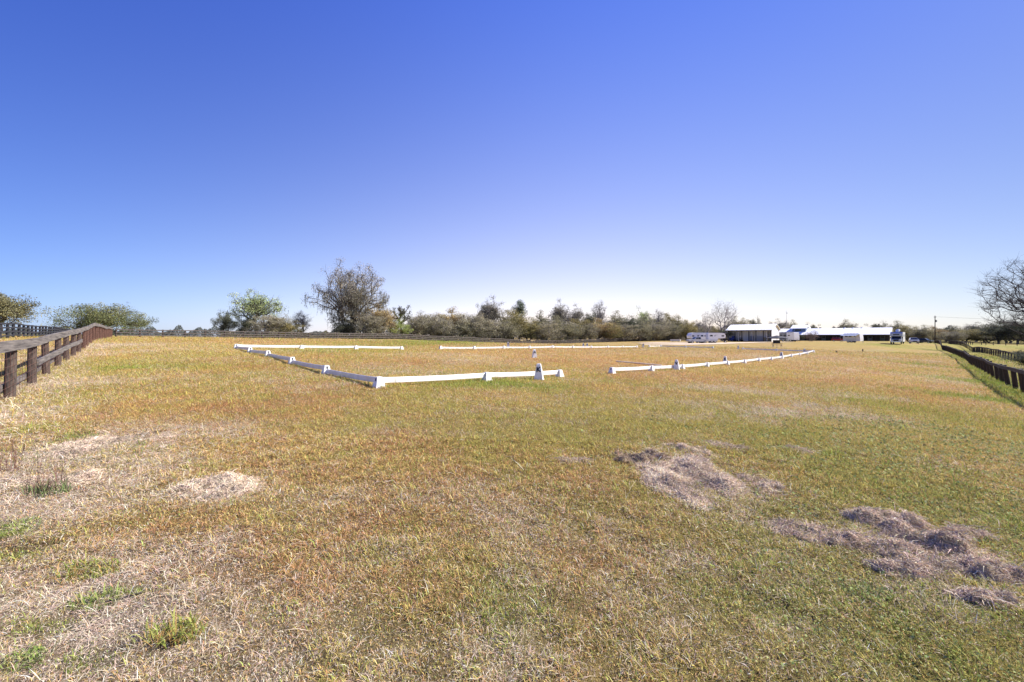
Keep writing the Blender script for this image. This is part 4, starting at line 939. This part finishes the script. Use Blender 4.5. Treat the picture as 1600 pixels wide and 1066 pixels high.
def undergrowth():
    rg = np.random.RandomState(77); N = 40000; px = rg.uniform(345, 1075, N)
    # runs a few metres behind the back fence
    xp = xw(px); uu_ = (-57.4 - 58 * xp) / (.692 * xp - .722); d = 58 + .692 * uu_ + rg.uniform(3, 9, N); X = xp * d; top = (.7 + 1.3 * np.clip(.4 + fbm(px / 17, px * 0, 78, 3), 0, 1)); zz = rg.rand(N) * top
    C = np.stack([X, d, hz(X, d) + zz], -1); n1 = rg.normal(0, 1, (N, 3)); n1 /= np.linalg.norm(n1, axis=1)[:, None]; n2 = np.cross(n1, rg.normal(0, 1, (N, 3))); n2 /= np.linalg.norm(n2, axis=1)[:, None]; s_ = rg.lognormal(-2.0, .3, N)[:, None] * (d / 100)[:, None]
    V = np.stack([C - n1 * s_, C + n2 * s_ * .6, C + n1 * s_, C - n2 * s_ * .6], 1).reshape(-1, 3)
    cc = np.array([(.10, .09, .06), (.16, .13, .09), (.09, .11, .05), (.20, .16, .11)])[rg.randint(0, 4, N)] * rg.lognormal(0, .25, (N, 1))
    tag(np_mesh('undergrowth', V, (np.arange(N) * 4)[:, None] + np.array([[0, 1, 2, 3]]), M['leaf'], colors=np.repeat(cc, 4, 0)), 'brown and green undergrowth behind the back fence', None, kind='stuff')
undergrowth()

# ---------------------------------------------------------------- buildings
A1 = math.atan2(-.722, .692)      # long axis of both sheds: local +x runs to the right and towards the camera
def bldg(name, px, d, label, cat='building'):
    x = xw(px) * d; z = hz1(x, d); return empty(name, (x, d, z), A1, label, cat)
# open-fronted equipment shed: local x along the front, -y towards the camera
L, D, HE, HR = 13.6, 9.5, 4.1, 5.9
sh = bldg('equipment_shed', 1137, 145.0, 'white open-fronted metal shed with six bays of stored gear')
mb = MB(); mb.box((L / 2, 2.7, HE / 2), (L - .3, .12, HE)); mb.box((L / 2, D, HE / 2), (L, .12, HE)); mb.box((.06, D / 2, HE / 2), (.12, D - .14, HE));  # first box: pale inner wall added well forward to brighten the bays
mb.build('back_wall', M['wall_white'], sh)
mb = MB(); mb.prism([(0, 0), (0, HE), (D / 2, HR - .15), (D, HE), (D, 0)], 0, .12)
gm = MB(); gm.add([Vector((L - .06 + v[1], v[0], v[2])) for v in mb.v], mb.f); gm.build('gable_wall', M['wall_white'], sh)
gm = MB(); gm.add([Vector((-.08 + v[1], v[0], v[2] if v[2] < HE - .01 else v[2])) for v in mb.v], mb.f); gm.build('gable_wall', M['wall_white'], sh)
rf = MB()
for s_ in (0, 1):
    y0_, y1_ = (-.7, D / 2) if s_ == 0 else (D + .7, D / 2)
    zE = HE - .25
    rf.add([(-.5, y0_, zE), (L + .5, y0_, zE), (L + .5, y1_, HR), (-.5, y1_, HR), (-.5, y0_, zE + .14), (L + .5, y0_, zE + .14), (L + .5, y1_, HR + .14), (-.5, y1_, HR + .14)],
           [(0, 3, 2, 1), (4, 5, 6, 7), (0, 1, 5, 4), (1, 2, 6, 5), (2, 3, 7, 6), (3, 0, 4, 7)])
rfo = rf.build('roof', M['roof_white'], sh)
rb = MB()
for k in range(0, int(L) + 2):
    rb.bar((-.4 + k * .95, -.69, HE - .06), (-.4 + k * .95, D / 2 - .02, HR + .19), .05, .05)
rb.build('roof_rib', M['roof_white'], rfo)
for k in range(7):
    m_ = MB(); m_.box((.2 + k * (L - .4) / 6, .0, (HE - .2) / 2), (.22, .22, HE - .2)); m_.build('post', M['dark_inside'], sh)
m_ = MB(); m_.box((L / 2, -.13, HE - .28), (L, .06, .3)); m_.build('header_beam', M['dark_inside'], sh)
for k in (1, 3, 5):
    m_ = MB(); m_.box(((k + .5) * (L - .4) / 6, 1.5, HE / 2 - .2), (.1, 2.2, HE - .6)); m_.build('partition', M['wall_white'], sh)
br = MB(); br.bar((-.3, -.4, HE - 1.0), (-2.6, .2, 1.6), .9, .25); br.build('side_awning', M['roof_white'], sh)
m_ = MB(); m_.bar((-2.5, .2, 0), (-2.5, .2, 1.6), .1, .1); m_.build('awning_post', M['wall_white'], sh)
# gear in the bays (each a thing)
def to_world(root, x, y, z=0):
    c, s_ = math.cos(root.rotation_euler.z), math.sin(root.rotation_euler.z); lx, ly, lz = root.location
    X_ = lx + x * c - y * s_; Y_ = ly + x * s_ + y * c; return (X_, Y_, max(hz1(X_, Y_), lz) + z)
rg = random.Random(9)
M['tarp_blue'] = mat('blue_tarp', (.03, .05, .22), .6); M['hay'] = mat('hay', (.30, .24, .14), .9, noise=((.4, .33, .2), 8, (1, 1, 1))); M['tool_blue'] = mat('blue_grey_paint', (.06, .09, .17), .5)
def gear(x, y, kind, label):
    o = empty(kind, to_world(sh, x, y), A1 + rg.uniform(-.2, .2), label, kind.replace('_', ' '))
    if kind == 'covered_tractor':
        m_ = MB(); m_.frustum((2.0, 1.3), (1.7, 1.0), .35, 1.25); m_.frustum((.9, 1.0), (.6, .8), 1.25, 1.9, .3); m_.build('tarp', M['tarp_blue'], o)
        for sx in (-.7, .7):
            for sy in (-.6, .6): w_ = MB(); w_.tube((sx, sy - .12, .38), (sx, sy + .12, .38), .38, .38, 12); w_.build('wheel', M['tyre'], o)
    elif kind == 'spray_tank':
        m_ = MB(); m_.tube((-.7, 0, 1.0), (.7, 0, 1.0), .5, .5, 14); m_.build('tank', M['steel'], o); m_ = MB(); m_.box((0, 0, .35), (1.6, .9, .2)); m_.build('frame', M['dark_inside'], o)
        for sx in (-.6, .6): w_ = MB(); w_.tube((sx, -.5, .3), (sx, .5, .3), .3, .3, 12); w_.build('wheel', M['tyre'], o)
    elif kind == 'jump_standard_stack':
        for k in range(6):
            m_ = MB(); m_.box((-.7 + k * .28, 0, .95), (.09, .12, 1.9)); m_.box((-.7 + k * .28, 0, .06), (.12, .7, .1)); m_.bar((-.7 + k * .28, -.3, .1), (-.7 + k * .28, -.02, .7), .06, .06); m_.build('jump_standard', M['tool_blue'], o)
    else:
        for k in range(3):
            for j in range(3 - k % 2): m_ = MB(); m_.box((-.75 + j * .82 + .2 * (k % 2), .0, .25 + k * .46), (.8, .5, .45)); m_.build('bale', M['hay'], o)
gear(1.2, 1.3, 'covered_tractor', 'blue covered tractor in the leftmost bay of the shed'); gear(3.6, 1.4, 'spray_tank', 'dark tank on wheels in the second bay of the shed')
gear(7.2, 1.2, 'jump_standard_stack', 'blue grey jump stands left in the right half of the shed'); gear(9.8, 1.2, 'jump_standard_stack', 'blue grey jump stands right in the right half of the shed'); gear(12.0, 1.4, 'hay_stack', 'stack of hay bales in the rightmost bay of the shed')
# long barn
L, D, HE, HR = 41.0, 15.0, 2.75, 5.75
bn = bldg('long_barn', 1212, 199.0, 'long low stable barn with a bright white metal roof')
rf = MB()
for s_ in (0, 1):
    y0_, y1_ = (-.9, D / 2) if s_ == 0 else (D + .9, D / 2); zE = HE
    rf.add([(-.5, y0_, zE), (L + .5, y0_, zE), (L + .5, y1_, HR), (-.5, y1_, HR), (-.5, y0_, zE + .16), (L + .5, y0_, zE + .16), (L + .5, y1_, HR + .16), (-.5, y1_, HR + .16)],
           [(0, 3, 2, 1), (4, 5, 6, 7), (0, 1, 5, 4), (1, 2, 6, 5), (2, 3, 7, 6), (3, 0, 4, 7)])
rfo = rf.build('roof', M['roof_white'], bn)
rb = MB()
for k in range(0, 42): rb.bar((-.3 + k * 1.0, -.88, HE + .19), (-.3 + k * 1.0, D / 2 - .02, HR + .19), .05, .05)
rb.build('roof_rib', M['roof_white'], rfo)
for k in (25.5, 28.5, 31.5):
    v_ = MB(); v_.frustum((.5, .5), (.4, .4), HR + .1, HR + .5, k, D / 2); v_.build('roof_vent', M['roof_white'], rfo)
m_ = MB(); m_.box((L / 2, 3.2, HE / 2 + .2), (L - .4, .15, HE + .4)); m_.build('stall_wall', M['dark_inside'], bn)
m_ = MB(); m_.box((L / 2, D, HE / 2), (L, .15, HE)); m_.build('back_wall', M['wall_white'], bn)
for (xx) in (0, L):
    mb = MB(); mb.prism([(3.3, 0), (3.3, HE + 1.2), (D / 2, HR - .1), (D - .1, HE), (D - .1, 0)], 0, .15)
    gm = MB(); gm.add([Vector((xx - .07 + v[1], v[0], v[2])) for v in mb.v], mb.f); gm.build('gable_wall', M['wall_white'], bn)
for k in range(11):
    m_ = MB(); m_.box((.3 + k * (L - .6) / 10, -.4, HE / 2), (.2, .2, HE)); m_.build('post', M['dark_inside'], bn)
M['stall_grey'] = mat('grey_stall_door', (.11, .115, .12), .7); M['stall_green'] = mat('green_grey_panel', (.07, .085, .07), .7)
for k in range(10):
    m_ = MB(); m_.box((2.3 + k * (L - .6) / 10, 3.07, 1.15), (1.6, .1, 2.3)); dr = m_.build('stall_door', M['stall_grey'] if k % 3 else M['stall_green'], bn)
    m_ = MB(); m_.box((2.3 + k * (L - .6) / 10, 3.0, 1.75), (1.1, .05, .8)); m_.build('grille', M['black'], dr)
# raised roof over the aisle near the left end
m_ = MB(); x0_, x1_ = 6.3, 11.6; yF = 3.0
m_.add([(x0_, yF, HE + 1.4), (x1_, yF, HE + 1.4), (x1_, yF, 5.9), (x0_, yF, 5.9), (x0_, D - yF, HE + 1.4), (x1_, D - yF, HE + 1.4), (x1_, D - yF, 5.9), (x0_, D - yF, 5.9)],
       [(0, 1, 2, 3), (5, 4, 7, 6), (1, 5, 6, 2), (4, 0, 3, 7), (3, 2, 6, 7)])
dm = m_.build('raised_section', M['wall_blue'], bn)
m_ = MB(); m_.box(((x0_ + x1_) / 2 - .4, yF - .03, 5.05), (2.4, .06, .8)); m_.build('window', M['glass'], dm)
m_ = MB()
for s_ in (0, 1):
    y0_, y1_ = (yF - .6, D / 2) if s_ == 0 else (D - yF + .6, D / 2)
    m_.add([(x0_ - .8, y0_, 5.85), (x1_ + .5, y0_, 5.85), (x1_ + .5, y1_, 7.5), (x0_ - .8, y1_, 7.5), (x0_ - .8, y0_, 6.0), (x1_ + .5, y0_, 6.0), (x1_ + .5, y1_, 7.65), (x0_ - .8, y1_, 7.65)],
           [(0, 3, 2, 1), (4, 5, 6, 7), (0, 1, 5, 4), (1, 2, 6, 5), (2, 3, 7, 6), (3, 0, 4, 7)])
m_.build('raised_roof', M['roof_white'], bn)

# ---------------------------------------------------------------- vehicles
def wheel(x, y, r, root, wdt=.22):
    o = MB().tube((x, y - wdt / 2, r), (x, y + wdt / 2, r), r, r, 18).build('wheel', M['tyre'], root)
    s_ = 1 if y > 0 else -1
    MB().tube((x, y + s_ * (wdt / 2 - .02), r), (x, y + s_ * (wdt / 2 + .015), r), r * .58, r * .5, 14).build('rim', M['chrome'], o)
def vroot(name, px, py, rz, label, cat, d=None):
    if d is None: x, y, z = W(px, py)
    else: x, y = xw(px) * d, d; z = hz1(x, y)
    return empty(name, (x, y, z), rz, label, cat)
# side-on vehicles: local +x is forward
def pickup(px, d, rz, label):
    r = vroot('pickup_truck', px, 0, rz, label, 'truck', d)
    m_ = MB(); m_.prism([(-2.9, .55), (2.85, .55), (2.95, .8), (2.9, 1.12), (1.75, 1.22), (1.2, 1.25), (-.75, 1.25), (-.78, 1.32), (-2.88, 1.32)], -.97, .97); body = m_.build('body', M['veh_silver'], r)
    m_ = MB(); m_.add([Vector((p[0], p[1] * (.95 if p[2] < 1.3 else .80), p[2])) for p in MB().prism([(1.35, 1.2), (.65, 1.88), (-.6, 1.9), (-.78, 1.2)], -.95, .95).v], MB().prism([(0, 0), (1, 0), (1, 1), (0, 1)], -1, 1).f); m_.build('cab', M['veh_silver'], r)
    for s_ in (-1, 1):
        for (a, b_) in ((.32, .95), (-.55, .18)):
            m_ = MB(); yy = s_ * .905
            m_.add([(a - .05, s_ * .945, 1.28), (b_, s_ * .945, 1.28), (b_ - .36 * (b_ > .5), s_ * .86, 1.78), (a, s_ * .86, 1.78)], [(0, 1, 2, 3)] if s_ < 0 else [(3, 2, 1, 0)]); m_.build('window', M['glass'], r)
        for x in (1.95, -1.85): wheel(x, s_ * .86, .42, r)
        m_ = MB(); m_.box((2.9, s_ * .72, .95), (.12, .3, .2)); m_.build('headlight', M['lamp_glass'], r)
    m_ = MB(); m_.add([(1.36, -.86, 1.26), (1.36, .86, 1.26), (.73, .74, 1.83), (.73, -.74, 1.83)], [(0, 1, 2, 3)]); m_.build('windscreen', M['glass'], r)
    m_ = MB(); m_.box((3.0, 0, .62), (.15, 1.9, .2)); m_.box((-2.95, 0, .62), (.15, 1.9, .2)); m_.build('bumper', M['chrome'], r)
    return r
def trailer(px, d, rz, label, Ln=7.0, Ht=2.9, name='horse_trailer', nose=True, m0='veh_white', wins=4, stripe=False):
    r = vroot(name, px, 0, rz, label, 'trailer', d); h0 = .55
    prof = [(-Ln / 2, h0), (Ln / 2 - (1.4 if nose else 0), h0), (Ln / 2 - (1.2 if nose else 0), 1.35)] + ([(Ln / 2 + .8, 1.45), (Ln / 2 + .95, 2.2), (Ln / 2 + .5, Ht - .1)] if nose else [(Ln / 2, 1.4), (Ln / 2 - .15, Ht - .1)]) + [(Ln / 2 - .4, Ht), (-Ln / 2 + .1, Ht), (-Ln / 2, Ht - .15)]
    MB().prism(prof, -1.15, 1.15).build('body', M[m0], r)
    for k in range(wins):
        for s_ in (-1, 1):
            x = -Ln / 2 + .9 + k * (Ln - 1.4) / wins; MB().box((x, s_ * 1.155, 2.15), (.75, .03, .42)).build('window', M['glass'], r)
    for s_ in (-1, 1):
        if nose: MB().box((Ln / 2 + .1, s_ * 1.155, 2.1), (.7, .03, .4)).build('window', M['glass'], r)
        MB().box((Ln * .08, s_ * 1.16, 1.45), (.7, .03, 1.7)).build('door', M['veh_white'], r)
        for x in (-.9, 0.0): wheel(x, s_ * 1.02, .38, r)
        MB().box((-.45, s_ * 1.2, .86), (2.1, .12, .07)).build('fender', M['steel'], r)
    if stripe: MB().box((-.3, -1.162, 1.2), (Ln * .9, .02, .18)).build('stripe', M['tool_blue'], r)
    rl = MB(); rl.bar((-Ln / 2 + .4, -1, Ht + .15), (Ln / 2 - .8, -1, Ht + .15), .06, .06); rl.bar((-Ln / 2 + .4, 1, Ht + .15), (Ln / 2 - .8, 1, Ht + .15), .06, .06)
    for k in range(5): rl.bar((-Ln / 2 + .4 + k * (Ln - 1.2) / 4, -1, Ht + .15), (-Ln / 2 + .4 + k * (Ln - 1.2) / 4, 1, Ht + .15), .05, .05); rl.box((-Ln / 2 + .4 + k * (Ln - 1.2) / 4, -1, Ht + .06), (.05, .05, .18)); rl.box((-Ln / 2 + .4 + k * (Ln - 1.2) / 4, 1, Ht + .06), (.05, .05, .18))
    rl.build('roof_rack', M['steel'], r)
    MB().box((Ln / 2 + .3, 0, .35 if not nose else 1.2), (.12, .12, .7 if not nose else .5)).build('jack', M['steel'], r)
    return r
pickup(1089.5, 119, R(180) + .05, 'silver crew cab pickup parked side-on left of the horse trailer')
trailer(1092, 125, R(180) + .1, 'long white gooseneck trailer behind the silver pickup', 4.8, 3.1, wins=3, stripe=True)
trailer(1115.5, 121, R(-8), 'white horse trailer with rounded nose right of the silver pickup', 4.0, 3.0, wins=2)
trailer(1228, 146, R(-30), 'dark sided gooseneck horse trailer beside the open-fronted shed', 5.0, 3.3, m0='steel', wins=3)
# white nose trailer piece: separate small trailer
trailer(1239, 143, R(-75), 'white horse trailer seen end-on beside the dark sided trailer', 3.0, 3.2, wins=1, nose=False)
tr = trailer(1333, 132, R(-62), 'white travel trailer with awning in front of the long barn', 4.6, 2.95, 'travel_trailer', nose=False, wins=3)
m_ = MB(); m_.add([(-2.1, -1.16, 2.75), (2.1, -1.16, 2.75), (2.1, -3.6, 2.25), (-2.1, -3.6, 2.25), (-2.1, -1.16, 2.80), (2.1, -1.16, 2.80), (2.1, -3.6, 2.30), (-2.1, -3.6, 2.30)], [(0, 1, 2, 3), (7, 6, 5, 4), (0, 4, 5, 1), (1, 5, 6, 2), (2, 6, 7, 3), (3, 7, 4, 0)]); m_.build('awning', M['veh_silver'], tr)
for x in (-2, 2): MB().bar((x, -3.5, 0), (x, -3.5, 2.26), .05, .05).build('awning_pole', M['steel'], tr)
# front-facing motorhome: local -y is forward
def motorhome(px, d, rz, label):
    r = vroot('motorhome', px, 0, rz, label, 'motorhome', d)
    MB().box((0, 3.2, 1.85), (2.4, 5.2, 2.6)).build('body', M['veh_white'], r)
    m_ = MB(); m_.prism([(.0, 2.05), (.0, 2.75), (.35, 3.15), (1.6, 3.15), (1.6, 2.05)], -1.2, 1.2); o = MB(); o.add([Vector((v[1], v[0] - .9, v[2])) for v in m_.v], [tuple(reversed(f)) for f in m_.f]); cb = o.build('cab_over', M['veh_silver'], r)  # bluish silver here and on the cab parts below imitates the shaded front
    MB().box((0, -.93, 2.45), (1.2, .06, .3)).build('window', M['glass'], cb)
    m_ = MB(); m_.prism([(-1.6, .5), (-1.65, 1.15), (-.75, 1.3), (.6, 1.3), (.6, .5)], -1.02, 1.02); o = MB(); o.add([Vector((v[1], v[0], v[2])) for v in m_.v], [tuple(reversed(f)) for f in m_.f]); o.build('bonnet', M['veh_silver'], r)
    m_ = MB(); m_.prism([(-.75, 1.27), (-.35, 2.06), (.6, 2.06), (.6, 1.27)], -.98, .98); o = MB(); o.add([Vector((v[1], v[0], v[2])) for v in m_.v], [tuple(reversed(f)) for f in m_.f]); o.build('cab', M['veh_silver'], r)
    MB().add([(-.9, -.77, 1.33), (.9, -.77, 1.33), (.82, -.40, 2.0), (-.82, -.40, 2.0)], [(0, 1, 2, 3)]).build('windscreen', M['glass'], r)
    MB().box((0, -1.66, .92), (.95, .06, .4)).build('grille', M['black'], r)
    for s_ in (-1, 1):
        MB().box((s_ * .78, -1.65, .95), (.34, .08, .26)).build('headlight', M['lamp_glass'], r)
        MB().box((s_ * 1.18, -.5, 1.6), (.16, .12, .34)).build('mirror', M['black'], r)
        for y in (-.95, 4.2):
            w_ = MB().tube((s_ * .98 - .13, y, .4), (s_ * .98 + .13, y, .4), .4, .4, 16).build('wheel', M['tyre'], r)
        MB().box((s_ * 1.21, 2.8, 2.2), (.03, 1.2, .6)).build('window', M['glass'], r)
    MB().box((0, -1.72, .55), (2.0, .16, .22)).build('bumper', M['chrome'], r)
    m_ = MB(); m_.tube((.2, 1.2, 3.15), (.2, 1.2, 3.4), .06, .06, 8); m_.tube((.2, 1.15, 3.4), (.0, .9, 3.62), .5, .42, 14); m_.build('satellite_dish', M['veh_white'], r)
motorhome(1401, 108, R(2) - math.atan(xw(1401)) - .12, 'white motorhome with its bluish shaded front facing the camera at the right end of the long barn')
def suv(px, d, rz, label, m0, name='parked_car', s=1.0):
    r = vroot(name, px, 0, rz, label, 'car', d); r.scale = (s, s, s)
    m_ = MB(); m_.prism([(-2.2, .35), (2.2, .35), (2.28, .7), (2.2, 1.0), (1.1, 1.12), (-2.1, 1.15), (-2.25, .8)], -.95, .95); m_.build('body', M[m0], r)
    pv = MB().prism([(1.15, 1.08), (.45, 1.72), (-1.75, 1.74), (-2.1, 1.1)], -.92, .92); m_ = MB(); m_.add([Vector((p[0], p[1] * (1 if p[2] < 1.3 else .8), p[2])) for p in pv.v], pv.f); m_.build('cabin', M[m0], r)
    MB().add([(1.10, -.80, 1.16), (1.10, .80, 1.16), (.52, .70, 1.68), (.52, -.70, 1.68)], [(0, 1, 2, 3)]).build('windscreen', M['glass'], r)
    for s_ in (-1, 1):
        MB().add([(-1.9, s_ * .935, 1.18), (.95, s_ * .935, 1.18), (.42, s_ * .78, 1.64), (-1.65, s_ * .78, 1.64)], [(0, 1, 2, 3)] if s_ < 0 else [(3, 2, 1, 0)]).build('side_window', M['glass'], r)
        MB().box((2.24, s_ * .7, .82), (.06, .36, .16)).build('headlight', M['lamp_glass'], r)
        for x in (1.4, -1.4): wheel(x, s_ * .84, .36, r)
    MB().box((2.27, 0, .68), (.05, .9, .28)).build('grille', M['black'], r)
    return r
suv(1428, 122, -math.atan(xw(1428)) - R(90) + .1, 'silver blue car facing the camera right of the motorhome', 'veh_silver')
suv(1444.5, 150, R(-65), 'dark car parked in the shade left of the utility pole', 'veh_dark')
suv(1309, 160, R(-40), 'dark red vehicle parked in the shade of the long barn', 'red', s=.9)
# white water tank on the grass left of the pickup
r = vroot('water_trough', 1055.5, 0, A1 + .3, 'low white water trough at the edge of the sandy track', 'trough', 150)
MB().frustum((3.4, 1.5), (3.6, 1.7), .1, .75).build('tub', M['plastic'], r); MB().box((-1, 0, .05), (.3, 1.4, .1)).box((1, 0, .05), (.3, 1.4, .1)).build('skid', M['dark_inside'], r)
# barrow-like cart beside the trailer
r = vroot('flat_cart', 1133, 0, R(-20), 'dark flat cart with a pole between the horse trailer and the shed', 'cart', 124)
MB().box((0, 0, .75), (2.4, 1.2, .12)).box((0, .55, 1.0), (2.4, .06, .4)).box((-1.15, 0, 1.0), (.06, 1.1, .4)).build('bed', M['dark_inside'], r); MB().bar((1.2, 0, .7), (2.1, 0, .25), .08, .08).build('drawbar', M['steel'], r)
for s_ in (-1, 1): wheel(0, s_ * .6, .34, r, .16)

# picnic table under a dark umbrella, outside the right end of the arena
x, y, z = W(1214, 542.5)
pt = empty('picnic_table', (x, y, z), -math.atan(xw(1214)) + .1, 'brown wooden picnic table under the dark umbrella', 'table', None)
m_ = MB()
for k in range(5): m_.box((0, -.32 + k * .16, .76), (1.9, .14, .045))
m_.build('tabletop', M['wood_brown'], pt)
for s_ in (-1, 1): MB().box((0, s_ * .72, .45), (1.9, .26, .045)).build('bench_seat', M['wood_brown'], pt)
for sx in (-.7, .7):
    for s_ in (-1, 1): MB().bar((sx, s_ * .62, 0), (sx, s_ * .2, .735), .05, .09).build('leg', M['pole_pale'], pt)
    MB().box((sx + .05, 0, .38), (.045, 1.6, .09)).build('brace', M['wood_brown'], pt)
um = empty('umbrella', (x, y, z), .3, 'dark canvas umbrella with a wide sagging canopy over the picnic table', 'umbrella')
MB().tube((0, 0, 0), (0, 0, 2.35), .03, .03, 8).build('pole', M['steel'], um)
m_ = MB(); n_ = 8; vs = [(0, 0, 2.42)]
for k in range(n_):
    t = 2 * math.pi * k / n_; vs.append((.95 * math.cos(t), .95 * math.sin(t), 2.20))
for k in range(n_):
    t = 2 * math.pi * k / n_; vs.append((1.9 * math.cos(t), 1.9 * math.sin(t), 1.88))
for k in range(n_):
    t = 2 * math.pi * k / n_; vs.append((1.88 * math.cos(t), 1.88 * math.sin(t), 1.74))
fs = []
for k in range(n_):
    j = (k + 1) % n_; fs += [(0, 1 + k, 1 + j), (1 + k, 9 + k, 9 + j, 1 + j), (9 + k, 17 + k, 17 + j, 9 + j)]
m_.add(vs, fs).build('canopy', M['canvas_dark'], um)
for k in range(n_):
    t = 2 * math.pi * k / n_; MB().bar((.05 * math.cos(t), .05 * math.sin(t), 2.36), (1.85 * math.cos(t), 1.85 * math.sin(t), 1.86), .02, .02).build('rib', M['steel'], um)
bx = empty('storage_box', (x, y, z + .785), .2, 'dark storage box standing on the picnic table', 'box')
MB().box((-.1, 0, .3), (1.2, .6, .6)).build('box_body', M['canvas_dark'], bx); MB().box((-.1, 0, .63), (1.26, .66, .06)).build('lid', M['dark_inside'], bx)

# ---------------------------------------------------------------- poles and wires
def pole(px, d, top, r0, m, label, name='utility_pole', lamp=None):
    x = xw(px) * d; z = hz1(x, d); Hh = EYE + (HOR - top) / F * d - z
    r = empty(name, (x, d, z), 0, label, 'pole'); MB().tube((0, 0, -.3), (0, 0, Hh), r0, r0 * .7, 10).build('shaft', m, r); return r, Hh, (x, d, z)
r, Hh, p0 = pole(1461, 160, 493.5, .17, M['wood_dark'], 'dark wooden utility pole with a transformer near the far end of the right fence')
MB().tube((.42, 0, Hh - 2.5), (.42, 0, Hh - 1.7), .26, .26, 12).build('transformer', M['steel'], r)
MB().box((0, 0, Hh - .6), (.9, .1, .1)).build('crossarm', M['wood_dark'], r)
for s_ in (-1, 0, 1): MB().tube((s_ * .4, 0, Hh - .55), (s_ * .4, 0, Hh - .35), .05, .04, 8).build('insulator', M['steel'], r)
p1 = (205.0, 120.0, hz1(205, 120))
r2 = empty('utility_pole', p1, 0, 'utility pole beyond the right edge that carries the wires', 'pole'); MB().tube((0, 0, -.3), (0, 0, 9.6), .16, .12, 10).build('shaft', M['wood_dark'], r2); MB().box((0, 0, 9.2), (.9, .1, .1)).build('crossarm', M['wood_dark'], r2)
r3 = empty('power_line', (p0[0], p0[1], p0[2] + Hh), 0, 'thin power wires running right from the utility pole', 'power line')
for s_ in (-.4, 0, .4):
    m_ = MB(); A = Vector((s_, 0, -.35)); B = Vector((p1[0] - p0[0] + s_, p1[1] - p0[1], p1[2] + 9.3 - p0[2] - Hh)); prev = A
    for k in range(1, 15):
        f = k / 14; q = A.lerp(B, f) + Vector((0, 0, -1.1 * 4 * f * (1 - f))); m_.tube(prev, q, .009, .009, 4, False); prev = q
    m_.build('wire', M['black'], r3)
r, Hh, p0 = pole(1228.5, 215, 485.5, .13, M['wall_white'], 'tall pale light pole behind the sheds', 'light_pole')
MB().box((.35, 0, Hh - 1.3), (.5, .3, .35)).build('lamp_head', M['steel'], r)
r, Hh, p0 = pole(1540.5, 128, 524, .09, M['wood_dark'], 'thin dark pole standing in the green pasture on the right', 'pasture_pole')
